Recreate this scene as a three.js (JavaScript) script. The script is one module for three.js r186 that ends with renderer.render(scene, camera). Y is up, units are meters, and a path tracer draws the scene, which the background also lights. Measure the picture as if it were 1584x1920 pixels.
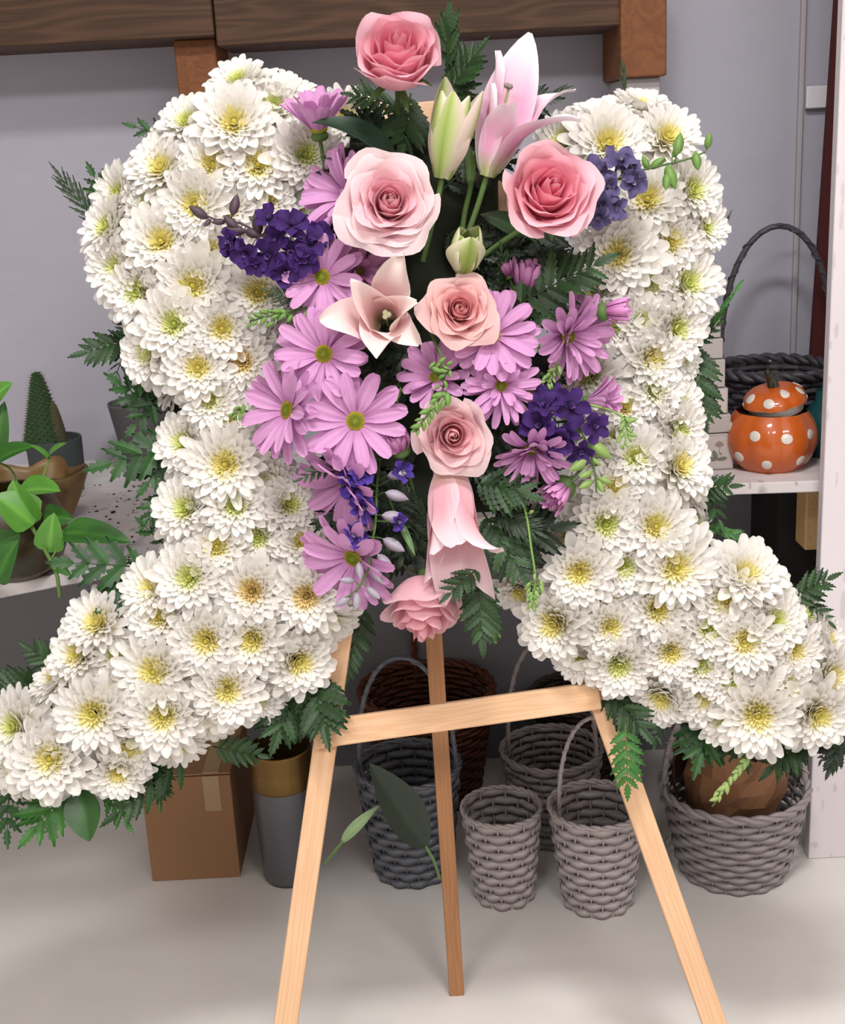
import * as THREE from 'three';
import { mergeGeometries } from 'three/addons/utils/BufferGeometryUtils.js';
import { RoundedBoxGeometry } from 'three/addons/geometries/RoundedBoxGeometry.js';
import { RectAreaLightUniformsLib } from 'three/addons/lights/RectAreaLightUniformsLib.js';

// ---------------------------------------------------------------- camera, light, exposure
const V = (x, y, z) => new THREE.Vector3(x, y, z);
const scene = new THREE.Scene();
scene.background = new THREE.Color(0x1a1a1c);
const FOCAL = 2400, PX = 792, PY = 960, PITCH = 16.5 * Math.PI / 180, ROLL = 3 * Math.PI / 180;
const camera = new THREE.PerspectiveCamera(2 * Math.atan(960 / FOCAL) * 180 / Math.PI, 1584 / 1920, 0.05, 30);
const EYE = V(0, 1.3, 2.5);
const FWD = V(0, -Math.sin(PITCH), -Math.cos(PITCH));
const UP0 = V(0, Math.cos(PITCH), -Math.sin(PITCH));
const RIGHT = V(1, 0, 0).multiplyScalar(Math.cos(ROLL)).addScaledVector(UP0, -Math.sin(ROLL));
const UP = UP0.clone().multiplyScalar(Math.cos(ROLL)).addScaledVector(V(1, 0, 0), Math.sin(ROLL));
const BACK = FWD.clone().negate();
camera.position.copy(EYE);
camera.up.copy(UP);
camera.lookAt(EYE.clone().add(FWD));
const renderer = new THREE.WebGLRenderer({ antialias: true });
renderer.toneMapping = THREE.LinearToneMapping;
renderer.toneMappingExposure = 1.6;
renderer.shadowMap.enabled = true;
RectAreaLightUniformsLib.init();
// ceiling light panels: [x, z, width, depth, intensity, warmth]
const CEILING = 2.6;
const PANELS = [[0.15, 1.75, 0.5, 0.25, 50, 0xfffdfb], [-0.8, 3.1, 1.0, 0.5, 15, 0xfffcfa], [0.9, 3.3, 1.0, 0.5, 15, 0xfffdfc]];

// ---------------------------------------------------------------- helpers
let seed = 20240;
const rnd = () => { seed |= 0; seed = seed + 0x6D2B79F5 | 0; let t = Math.imul(seed ^ seed >>> 15, 1 | seed); t = t + Math.imul(t ^ t >>> 7, 61 | t) ^ t; return ((t ^ t >>> 14) >>> 0) / 4294967296; };
const rr = (a, b) => a + (b - a) * rnd();
const D2R = Math.PI / 180;
const clamp = (x, a, b) => Math.min(b, Math.max(a, x));
const sm = (a, b, x) => { const t = clamp((x - a) / (b - a), 0, 1); return t * t * (3 - 2 * t); };
const mix = (a, b, t) => a + (b - a) * t;
const col = (h) => new THREE.Color(h);
const lerpc = (a, b, t) => a.clone().lerp(b, clamp(t, 0, 1));
// real places: the point at depth d along the view axis that the photograph shows at (x, y), and its meeting points with world planes
const ray = (x, y) => FWD.clone().addScaledVector(RIGHT, (x - PX) / FOCAL).addScaledVector(UP, -(y - PY) / FOCAL);
const at = (x, y, d) => EYE.clone().addScaledVector(ray(x, y), d);
const onZ = (x, y, z) => { const r = ray(x, y); return EYE.clone().addScaledVector(r, (z - EYE.z) / r.z); };
const onY = (x, y, h) => { const r = ray(x, y); return EYE.clone().addScaledVector(r, (h - EYE.y) / r.y); };
const dir = (a, b, c) => RIGHT.clone().multiplyScalar(a).addScaledVector(UP, b).addScaledVector(BACK, c).normalize();
const taken = {};
function numbered(name) { const n = taken[name] = (taken[name] ?? -1) + 1; return n ? `${name}_${String(n).padStart(3, '0')}` : name; }
function tag(o, label, category, group) { o.userData = { label, category }; if (group) o.userData.group = group; return o; }
function thing(name, label, category, pos, group) {
  const o = new THREE.Group(); o.name = numbered(name); if (pos) o.position.copy(pos);
  scene.add(o); return tag(o, label, category, group);
}
function part(parent, name, geo, mat, pos, rot) {
  const m = new THREE.Mesh(geo, mat); m.name = name; if (pos) m.position.copy(pos); if (rot) m.rotation.set(rot[0], rot[1], rot[2]);
  parent.add(m); return m;
}
function struct(name, geo, mat, pos) {
  const m = new THREE.Mesh(geo, mat); m.name = numbered(name); if (pos) m.position.copy(pos);
  m.userData = { kind: 'structure' }; scene.add(m); return m;
}
function aim(o, n, up = UP, roll = 0) {
  const z = n.clone().normalize(); let x = up.clone().cross(z); if (x.lengthSq() < 1e-6) x = RIGHT.clone(); x.normalize();
  const y = z.clone().cross(x);
  o.quaternion.setFromRotationMatrix(new THREE.Matrix4().makeBasis(x, y, z));
  if (roll) o.quaternion.multiply(new THREE.Quaternion().setFromAxisAngle(V(0, 0, 1), roll));
  return o;
}
// local +X along a, +Z as near as possible to n
function lay(o, a, n, roll = 0) {
  const x = a.clone().normalize(), y = n.clone().cross(x).normalize(), z = x.clone().cross(y);
  o.quaternion.setFromRotationMatrix(new THREE.Matrix4().makeBasis(x, y, z));
  if (roll) o.quaternion.multiply(new THREE.Quaternion().setFromAxisAngle(V(1, 0, 0), roll));
  return o;
}
function gridGeo(nu, nv, f, color) {
  const p = [], uv = [], c = [], idx = [];
  for (let i = 0; i <= nv; i++) for (let j = 0; j <= nu; j++) {
    const q = f(j / nu, i / nv); p.push(q.x, q.y, q.z); uv.push(j / nu, i / nv);
    if (color) { const k = color(j / nu, i / nv); c.push(k.r, k.g, k.b); }
  }
  for (let i = 0; i < nv; i++) for (let j = 0; j < nu; j++) { const a = i * (nu + 1) + j, b = a + nu + 1; idx.push(a, a + 1, b, a + 1, b + 1, b); }
  const g = new THREE.BufferGeometry();
  g.setAttribute('position', new THREE.Float32BufferAttribute(p, 3)); g.setAttribute('uv', new THREE.Float32BufferAttribute(uv, 2));
  if (color) g.setAttribute('color', new THREE.Float32BufferAttribute(c, 3));
  g.setIndex(idx); g.computeVertexNormals(); return g;
}
// one petal or leaf: grows along +X from (r0, 0, z0), its rise above the XY plane bends from a0 to a1 degrees, its edges lift by cup
function petalGeo(o) {
  const { L, W, a0 = 0, a1 = 0, p = 1, cup = 0, nu = 2, nv = 5, prof, r0 = 0, z0 = 0, ruf = 0, rp = 0, color, fold = 0, side = 0, ridge = 0, tipq = 1 } = o;
  const cs = []; let x = r0, z = z0, y = 0; const N = nv * 8;
  for (let i = 0; i <= N; i++) {
    const v = i / N, a = (a0 + (a1 - a0) * Math.pow(v, p)) * D2R; cs.push([x, z, a, y]);
    x += Math.cos(a) * L / N; z += Math.sin(a) * L / N; y += side * L / N * v;
  }
  return gridGeo(nu, nv, (uu, v0) => {
    const v = 1 - Math.pow(1 - v0, tipq);
    const u = uu * 2 - 1, [cx, cz, a, cy] = cs[Math.min(N, Math.round(v * N))], w = W / 2 * prof(v);
    const lift = cup * w * u * u + fold * w * Math.abs(u) + ridge * W * Math.cos(u * 6.283) * sm(0, .3, v) + ruf * W * u * u * Math.sin(v * 9 + rp + (u > 0 ? 1.7 : 0)) * sm(.2, .6, v);
    return V(cx - Math.sin(a) * lift, cy + u * w * (1 - .18 * Math.min(1, Math.abs(cup)) * u * u), cz + Math.cos(a) * lift);
  }, color ? (uu, v) => color(1 - Math.pow(1 - v, tipq), uu * 2 - 1) : null);
}
const spoon = (v) => (0.42 + 0.58 * sm(0, .55, v)) * (v > .72 ? Math.sqrt(Math.max(0.05, 1 - ((v - .72) / .285) ** 2)) : 1);
const lance = (v) => Math.pow(Math.sin(Math.PI * Math.pow(clamp(v, 0, 1), .8)), .85) * .98 + .03 * (1 - v);
const heart = (v) => (v < .22 ? Math.sqrt(v / .22) : 1) * (v > .22 ? Math.pow(1 - ((v - .22) / .78) ** 1.8, .8) : 1);
function tube(pts, r, seg = 12, sides = 6, r2) {
  const c = new THREE.CatmullRomCurve3(pts), g = new THREE.TubeGeometry(c, seg, r, sides, false);
  if (r2 !== undefined) {
    const p = g.attributes.position, q = V();
    for (let i = 0; i <= seg; i++) { const s = c.getPointAt(i / seg), k = mix(1, r2 / r, i / seg); for (let j = 0; j <= sides; j++) { const n = i * (sides + 1) + j; q.fromBufferAttribute(p, n).sub(s).multiplyScalar(k).add(s); p.setXYZ(n, q.x, q.y, q.z); } }
    g.computeVertexNormals();
  }
  return g;
}
const moved = (g, m) => { const h = g.clone(); h.applyMatrix4(m); return h; };
const M4 = (pos, rot = [0, 0, 0], s = 1) => new THREE.Matrix4().compose(pos, new THREE.Quaternion().setFromEuler(new THREE.Euler(...rot)), typeof s === 'number' ? V(s, s, s) : s);
const lathe = (pts, seg = 40) => new THREE.LatheGeometry(pts.map((q) => new THREE.Vector2(q[0], q[1])), seg);
const rbox = (w, h, d, r = .003) => new RoundedBoxGeometry(w, h, d, 2, r);
// value noise
const H = (x, y, s) => { let n = Math.imul(x, 374761393) + Math.imul(y, 668265263) + Math.imul(s, 974634777); n = Math.imul(n ^ n >>> 13, 1274126177); return ((n ^ n >>> 16) >>> 0) / 4294967296; };
function noise(x, y, per, s) {
  const xi = Math.floor(x), yi = Math.floor(y), fx = x - xi, fy = y - yi, w = (t) => t * t * (3 - 2 * t), m = (a) => ((a % per) + per) % per;
  return mix(mix(H(m(xi), m(yi), s), H(m(xi + 1), m(yi), s), w(fx)), mix(H(m(xi), m(yi + 1), s), H(m(xi + 1), m(yi + 1), s), w(fx)), w(fy));
}
function makeTex(w, h, fn, srgb = true, rep) {
  const d = new Uint8Array(w * h * 4);
  for (let y = 0; y < h; y++) for (let x = 0; x < w; x++) { const c = fn(x / w, y / h), i = (y * w + x) * 4; d[i] = clamp(c[0], 0, 255); d[i + 1] = clamp(c[1], 0, 255); d[i + 2] = clamp(c[2], 0, 255); d[i + 3] = 255; }
  const t = new THREE.DataTexture(d, w, h); t.magFilter = THREE.LinearFilter; t.minFilter = THREE.LinearFilter; t.wrapS = t.wrapT = THREE.RepeatWrapping;
  if (srgb) t.colorSpace = THREE.SRGBColorSpace; if (rep) t.repeat.set(rep[0], rep[1]); t.needsUpdate = true; return t;
}
const std = (c, rough = .7, o = {}) => new THREE.MeshStandardMaterial({ color: c, roughness: rough, side: THREE.DoubleSide, ...o });
function woodTex(c1, c2, s, freq = 14) {
  const a = col(c1).convertLinearToSRGB(), b = col(c2).convertLinearToSRGB();
  return makeTex(512, 128, (u, v) => {
    const warp = noise(u * 6, v * 4, 6, s) * .5, g = .5 + .5 * Math.sin((v * freq + warp * 3 + noise(u * 3, v * 12, 3, s + 1) * 1.2) * 6.283);
    const f = noise(u * 12, v * 128, 12, s + 2), t = clamp(g * .55 + f * .5 - .05, 0, 1);
    return [mix(a.r, b.r, t) * 255, mix(a.g, b.g, t) * 255, mix(a.b, b.b, t) * 255];
  });
}

// ---------------------------------------------------------------- room
const blotch = (c, amp, s) => { const k = col(c).convertLinearToSRGB(); return makeTex(512, 512, (u, v) => { const n = (noise(u * 5, v * 5, 5, s) * .5 + noise(u * 19, v * 19, 19, s + 1) * .3 + noise(u * 120, v * 120, 120, s + 2) * .2 - .5) * amp; return [k.r * 255 + n, k.g * 255 + n, k.b * 255 + n]; }); };
const WALLMAT = std(0xffffff, .75, { map: blotch(0xb0aebb, 12, 3), side: THREE.FrontSide });
const ROOMMAT = std(0xd2ccc6, .9, { side: THREE.FrontSide });
const FLOORMAT = std(0xffffff, .55, { map: blotch(0xdedad6, 20, 9), side: THREE.FrontSide });
const WHITEWOOD = std(0xffffff, .6, { map: makeTex(512, 256, (u, v) => { const n = noise(u * 8, v * 60, 8, 21), k = noise(u * 40, v * 22, 40, 23), d = noise(u * 90, v * 60, 90, 25); const s = (k > .8 ? (k - .8) * 260 : 0) + (d > .9 ? 40 : 0); return [226 - n * 12 - s, 219 - n * 12 - s, 219 - n * 11 - s]; }) });
const DARKWOOD = std(0xffffff, .75, { map: woodTex(0x3a2618, 0x5e4230, 31, 5), bumpScale: .001 });
const BLOCKWOOD = std(0xffffff, .7, { map: woodTex(0x6e4022, 0x84522a, 41, 4) });
const PINE = std(0xffffff, .6, { map: woodTex(0xd2a47c, 0xdfbb98, 51, 3) });
const TANWOOD = std(0xffffff, .65, { map: woodTex(0xe2b678, 0xecc890, 61, 3) }), SHADEPINE = std(0xffffff, .65, { map: woodTex(0x9a6a44, 0xb07e54, 63, 3) });  // back leg wood has its shade worked into the darker colour
struct('wall_back', new THREE.BoxGeometry(5.2, CEILING + .1, .1), WALLMAT, V(0, CEILING / 2, -.05));
struct('floor', new THREE.BoxGeometry(5.2, .1, 4.8), FLOORMAT, V(0, -.05, 2.35));
struct('ceiling', new THREE.BoxGeometry(5.2, .1, 4.8), ROOMMAT, V(0, CEILING + .05, 2.35));
struct('wall_left', new THREE.BoxGeometry(.1, CEILING, 4.8), ROOMMAT, V(-2.55, CEILING / 2, 2.35));
struct('wall_right', new THREE.BoxGeometry(.1, CEILING, 4.8), ROOMMAT, V(2.55, CEILING / 2, 2.35));
struct('wall_front', new THREE.BoxGeometry(5.2, CEILING, .1), ROOMMAT, V(0, CEILING / 2, 4.75));
for (const [x, z, w, d, I, c] of PANELS) {
  const o = thing('ceiling_light', w < .6 ? 'small bright ceiling light panel above the flower display' : x < 0 ? 'large ceiling light panel to the left behind the viewer' : 'large ceiling light panel to the right behind the viewer', 'ceiling light', V(x, CEILING, z));
  const frame = mergeGeometries([moved(new THREE.BoxGeometry(w + .06, .03, .03), M4(V(0, -.015, d / 2 + .015))), moved(new THREE.BoxGeometry(w + .06, .03, .03), M4(V(0, -.015, -d / 2 - .015))), moved(new THREE.BoxGeometry(.03, .03, d), M4(V(w / 2 + .015, -.015, 0))), moved(new THREE.BoxGeometry(.03, .03, d), M4(V(-w / 2 - .015, -.015, 0)))]);
  part(o, 'frame', frame, std(0xdddddd, .5));
  part(o, 'diffuser', new THREE.BoxGeometry(w, .008, d), new THREE.MeshStandardMaterial({ color: 0xffffff, emissive: c, emissiveIntensity: 1.2 }), V(0, -.005, 0));
  const l = new THREE.RectAreaLight(c, I, w, d); l.name = 'panel_light'; l.position.set(x, CEILING - .035, z); l.lookAt(x, 0, z); l.castShadow = true; scene.add(l);
}
const SHELF = onZ(200, 862, 0).y;
const shelfPt = (x, y) => onY(x, y, SHELF);
// wood along the top of the back wall, with stub posts
const TOPZ = .2, topY = onZ(200, 78, TOPZ).y, topY2 = onZ(1000, 56, TOPZ).y;
const seamX = onZ(402, 60, TOPZ).x;
function boxTo(x0, x1, y0, y1, z0, z1, r = .004) { const g = rbox(x1 - x0, y1 - y0, z1 - z0, r); return [g, V((x0 + x1) / 2, (y0 + y1) / 2, (z0 + z1) / 2)]; }
{
  const [g1, p1] = boxTo(-1.4, seamX - .001, topY, topY + .13, 0, TOPZ); struct('trim_1', g1, DARKWOOD, p1);
  const [g2, p2] = boxTo(seamX + .001, onZ(1168, 50, TOPZ).x, topY2, topY2 + .13, 0, TOPZ - .005); struct('trim_2', g2, DARKWOOD, p2);
}
{
  const a = onZ(324, 74, .16), b = onZ(413, 178, .16);
  const [g, p] = boxTo(a.x, b.x, b.y, topY, 0, .16); const o = new THREE.Mesh(g, BLOCKWOOD); o.name = numbered('wood_block'); o.position.copy(p); scene.add(o);
  tag(o, 'reddish brown wood block under the top beam above the left flower boot', 'wood block');
  const [g2, p2] = boxTo(a.x + .008, b.x - .006, SHELF, b.y, 0, .14); struct('trim_3', g2, WALLMAT, p2);
  const c = onZ(1163, 44, .205), d = onZ(1250, 142, .205);
  const [g3, p3] = boxTo(c.x, d.x, d.y, topY2 + .13, 0, .205); const o2 = new THREE.Mesh(g3, BLOCKWOOD); o2.name = numbered('wood_block'); o2.position.copy(p3); scene.add(o2);
  tag(o2, 'golden brown wood post end above the right flower boot', 'wood block');
  const [g4, p4] = boxTo(c.x + .012, d.x - .006, SHELF, d.y, 0, .18); struct('trim_4', g4, std(0xb9b4b8, .6), p4);
}
// right side: moulding on the wall, maroon board, white side panel
{
  const a = onZ(1512, 150, 0), b = onZ(1482, 690, 0);
  const [g, p] = boxTo(b.x - .004, b.x + .006, .5, a.y + .6, 0, .012, .003); struct('trim_5', g, std(0xb3adb2, .6), p);
  const m0 = onZ(1560, 60, .05), m1 = onZ(1512, 760, .05);
  const o = new THREE.Mesh(rbox(.3, 1.6, .02), std(0x4d1216, .8)); o.name = numbered('maroon_board'); o.rotation.z = Math.atan2(m0.x - m1.x, m0.y - m1.y) * -1;
  o.position.copy(m0.clone().add(m1).multiplyScalar(.5)).add(V(.15, 0, 0)); scene.add(o); tag(o, 'dark maroon board standing against the wall beside the white side panel', 'board');
  const pl = onZ(1533, 182, .012), o2 = new THREE.Mesh(rbox(.045, .04, .012), std(0xe4e0e4, .4)); o2.name = numbered('white_block'); o2.position.copy(pl); scene.add(o2); tag(o2, 'small white block on the wall beside the maroon board', 'wall plate');  // small white block set on the wall
  const pz = shelfPt(1543, 903).z + .03, e = onZ(1548, 800, pz), PANEL = std(0xffffff, .55, { map: makeTex(256, 512, (u, v) => { const n = noise(u * 6, v * 9, 6, 71) * 10, k = noise(u * 50, v * 80, 50, 73); const s = k > .86 ? 18 : 0; return [231 - n - s, 224 - n - s, 228 - n - s]; }) });
  const [g2, p2] = boxTo(e.x, e.x + .5, 0, 2.2, pz - .025, pz, .003); struct('trim_6', g2, PANEL, p2);
}
// shelf board with a slanting front edge
{
  const fl = shelfPt(-60, 1118), fm = shelfPt(150, 1068), fr = shelfPt(1380, 906), fe = shelfPt(1543, 903);
  const s = new THREE.Shape(); s.moveTo(fl.x, 0); s.lineTo(fe.x + .1, 0); s.lineTo(fe.x + .1, -fe.z); s.lineTo(fr.x, -fr.z); s.lineTo(fm.x + .18, -fm.z + .05); s.lineTo(fm.x, -fm.z); s.lineTo(fl.x - .3, -fl.z - .12); s.lineTo(fl.x - .3, 0);
  const g = new THREE.ExtrudeGeometry(s, { depth: .016, bevelEnabled: true, bevelSize: .002, bevelThickness: .002, bevelSegments: 1 }); g.rotateX(-Math.PI / 2);
  const o = new THREE.Mesh(g, WHITEWOOD); o.name = numbered('shelf'); o.position.set(0, SHELF - .018, .0); scene.add(o);
  tag(o, 'white painted wooden shelf board along the back wall behind the flowers', 'shelf');
  const a = onZ(1512, 925, .3), b = onZ(1560, 1030, .3);
  const [g2, p2] = boxTo(a.x, b.x, b.y, SHELF - .02, .24, .3); const w = new THREE.Mesh(g2, TANWOOD); w.name = numbered('wood_bracket'); w.position.copy(p2); scene.add(w);
  tag(w, 'tan wooden block bracket under the shelf below the pumpkin jar', 'bracket');
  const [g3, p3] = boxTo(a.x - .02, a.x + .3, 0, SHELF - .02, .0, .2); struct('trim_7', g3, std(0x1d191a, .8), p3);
  const [g4, p4] = boxTo(-2.5, 2.5, 0, SHELF - .02, 0, .006, .001); struct('wall_sheet_8', g4, std(0xffffff, .8, { map: blotch(0x77757c, 8, 13) }), p4);  // dark grey sheet laid over the back wall below the shelf
  // crumbs of soil
  const cr = [];
  for (let i = 0; i < 46; i++) { const q = shelfPt(rr(150, 290), rr(910, 1050)); const k = rr(.0008, .0024) * (i % 9 ? 1 : 1.8); cr.push(moved(new THREE.IcosahedronGeometry(1, 0), M4(V(q.x, SHELF + k * .5, q.z), [0, rr(0, 6), 0], V(k * rr(1, 2.4), k * .5, k)))); }
  const c = new THREE.Mesh(mergeGeometries(cr), std(0x2a1614, .95)); c.name = numbered('soil_crumbs'); scene.add(c); tag(c, 'dark soil crumbs scattered on the white shelf left of the flowers', 'soil crumbs'); c.userData.kind = 'stuff';
}
// ---------------------------------------------------------------- pots and plants on the left of the shelf
const POTGREY = std(0x5c585c, .75), POTDARK = std(0x3e4446, .7), SOIL = std(0x2a1a14, .95);
function potThing(name, label, pos, prof, mat, soilY, soilR, seg = 40, extra) {
  const o = thing(name, label, 'pot', pos);
  part(o, 'body', lathe(prof, seg), mat);
  if (soilY) part(o, 'soil', lathe([[0.0001, soilY + .004], [soilR * .6, soilY + .003], [soilR, soilY - .002]], seg), SOIL);
  return o;
}
{ // tall grey tapered pot
  const top = shelfPt(258, 898), R = .055;
  potThing('plant_pot', 'tall plain grey tapered pot on the shelf beside the flowers', top.clone().add(V(.008, 0, -.05)), [[.0001, 0], [R * .62, 0], [R * .66, .004], [R * 1.06, .135], [R * 1.07, .138], [R, .138], [R * .62, .012], [.0001, .01]], POTGREY);
}
{ // cactus in its pot
  const q = shelfPt(100, 934).add(V(0, 0, -.05)), R = .05;
  potThing('plant_pot', 'small dark grey pot holding the spiny cone cactus', q, [[.0001, 0], [R * .86, 0], [R * .97, .04], [R * 1, .098], [R * .98, .1], [R * .9, .098], [R * .85, .07], [.0001, .07]], POTDARK, .085, R * .9);
  const c = thing('cactus', 'cone shaped spiny green cactus growing in the dark grey pot', 'cactus', q.clone().add(V(-.015, .085, 0)));
  const hC = .135, rC = (t) => .038 * Math.pow(1 - t, .4) * (1 - .5 * t) + .0015;
  part(c, 'body', lathe(Array.from({ length: 16 }, (_, i) => [Math.max(.0001, rC(i / 15) * (i == 15 ? .2 : 1)), hC * i / 15]), 24), std(0x24401f, .8));
  const tub = [], sp = [], cone = new THREE.ConeGeometry(.0026, .006, 5), nee = new THREE.ConeGeometry(.00035, .008, 3);
  for (let i = 0; i < 330; i++) {
    const t = (i + .5) / 330, a = i * 2.39996, r = rC(t), n = V(Math.cos(a), .35, Math.sin(a)).normalize(), pos = V(Math.cos(a) * r, t * hC, Math.sin(a) * r);
    const qn = new THREE.Quaternion().setFromUnitVectors(V(0, 1, 0), n);
    tub.push(moved(cone, new THREE.Matrix4().compose(pos.clone().addScaledVector(n, .002), qn, V(1, 1, 1))));
    for (let k = 0; k < 2; k++) sp.push(moved(nee, new THREE.Matrix4().compose(pos.clone().addScaledVector(n, .006), new THREE.Quaternion().setFromUnitVectors(V(0, 1, 0), n.clone().add(V(rr(-.5, .5), rr(-.5, .5), rr(-.5, .5))).normalize()), V(1, 1, 1))));
  }
  part(c, 'side_shoot', lathe(Array.from({ length: 10 }, (_, i) => [Math.max(.0001, .021 * Math.pow(1 - i / 9, .5)), .085 * i / 9]), 16), std(0x46442a, .85), V(.022, 0, .004));
  const tb = part(c, 'tubercles', mergeGeometries(tub), std(0x2f5226, .75)); tb.userData.kind = 'stuff';
  const s2 = part(c, 'spines', mergeGeometries(sp), std(0x9a7f74, .7)); s2.userData.kind = 'stuff';
}
{ // brown glazed bowl with an angular rim
  const q = shelfPt(70, 985).add(V(0, 0, -.02)), rim = (a) => .082 + .012 * Math.cos(5 * a + .6);
  const tex = makeTex(256, 128, (u, v) => { const n = noise(u * 7, v * 4, 7, 91), k = noise(u * 30, v * 16, 30, 93); const t = clamp(n * 1.3 - .2 + k * .3, 0, 1); return [mix(62, 136, t), mix(36, 108, t), mix(24, 64, t)]; });
  const o = thing('bowl', 'brown mottled bowl with an angular rim holding trailing plant', 'bowl', q);
  const g = gridGeo(40, 16, (u, v) => { const a = -u * 6.2832, t = v < .55 ? v / .55 : 1 - (v - .55) / .45, inn = v >= .55, R = mix(.045, rim(a), Math.pow(t, .7)) - (inn ? .006 : 0); return V(Math.cos(a) * R, mix(inn ? .008 : 0, .09 + .006 * Math.cos(5 * a + .6), t), Math.sin(a) * R); });
  part(o, 'body', g, std(0xffffff, .45, { map: tex }));
  part(o, 'soil', lathe([[.0001, .06], [.066, .058]], 30), SOIL);
}
{ // round dark brown jar in front
  const q = shelfPt(18, 1098).add(V(0, 0, -.055)), R = .078;
  const o = thing('jar', 'round dark olive brown glazed jar at the front of the shelf', 'jar', q);
  const tex = makeTex(256, 128, (u, v) => { const n = noise(u * 9, v * 5, 9, 101), k = noise(u * 60, v * 40, 60, 103); const t = n * .7 + k * .3; return [mix(34, 96, t), mix(30, 72, t), mix(14, 40, t)]; });
  part(o, 'body', lathe([[.0001, 0], [R * .55, 0], [R * .8, .016], [R, .055], [R * .98, .085], [R * .8, .118], [R * .66, .13], [R * .62, .128], [R * .74, .112], [R * .9, .08], [.0001, .02]], 44), std(0xffffff, .35, { map: tex }));
}
// pothos: heart shaped leaves, each from its base pixel to its tip pixel
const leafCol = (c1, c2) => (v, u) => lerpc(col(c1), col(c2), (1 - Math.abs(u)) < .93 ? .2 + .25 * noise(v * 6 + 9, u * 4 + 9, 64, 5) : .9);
{
  const q = shelfPt(60, 1010).add(V(0, .06, -.02));
  const o = thing('pothos', 'trailing green pothos with heart shaped leaves on the left of shelf', 'house plant', q);
  const LM = std(0xffffff, .45, { vertexColors: true });
  const stem = std(0x55722f, .6);
  // base x, y, tip x, y, depth, width px, light
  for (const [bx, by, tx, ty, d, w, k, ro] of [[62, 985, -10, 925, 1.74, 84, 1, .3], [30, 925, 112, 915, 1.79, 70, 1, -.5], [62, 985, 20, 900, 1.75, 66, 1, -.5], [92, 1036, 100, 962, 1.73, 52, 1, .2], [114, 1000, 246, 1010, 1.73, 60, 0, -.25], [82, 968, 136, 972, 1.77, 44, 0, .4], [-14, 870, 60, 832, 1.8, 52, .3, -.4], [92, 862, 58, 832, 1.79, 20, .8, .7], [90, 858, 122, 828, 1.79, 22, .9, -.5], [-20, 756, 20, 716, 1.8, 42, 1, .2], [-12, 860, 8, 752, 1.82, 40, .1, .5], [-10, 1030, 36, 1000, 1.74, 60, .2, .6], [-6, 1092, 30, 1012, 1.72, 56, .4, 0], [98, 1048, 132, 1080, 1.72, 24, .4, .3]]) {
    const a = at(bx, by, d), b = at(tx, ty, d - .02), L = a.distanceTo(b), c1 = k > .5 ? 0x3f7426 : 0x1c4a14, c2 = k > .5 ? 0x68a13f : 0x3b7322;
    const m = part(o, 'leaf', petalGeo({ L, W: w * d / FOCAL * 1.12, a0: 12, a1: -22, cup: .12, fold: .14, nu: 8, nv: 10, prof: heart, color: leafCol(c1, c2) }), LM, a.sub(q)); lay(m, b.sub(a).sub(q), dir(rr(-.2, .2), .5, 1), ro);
  }
  const P = (x, y, d) => at(x, y, d).sub(q);
  part(o, 'stem', tube([P(30, 940, 1.78), P(62, 992, 1.745), P(90, 1042, 1.72), P(106, 1075, 1.71), P(112, 1120, 1.71)], .0028, 20, 7, .0026), stem);
  part(o, 'stem', tube([P(76, 905, 1.81), P(86, 880, 1.8), P(92, 858, 1.79)], .0018, 10, 6), std(0x8ea55a, .6));
  part(o, 'stem', tube([P(96, 1048, 1.72), P(112, 1020, 1.73), P(120, 992, 1.73)], .0014, 10, 6), stem);
  part(o, 'stem', tube([P(40, 930, 1.8), P(20, 880, 1.82), P(-14, 862, 1.82)], .0015, 10, 6), stem);
}
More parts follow.
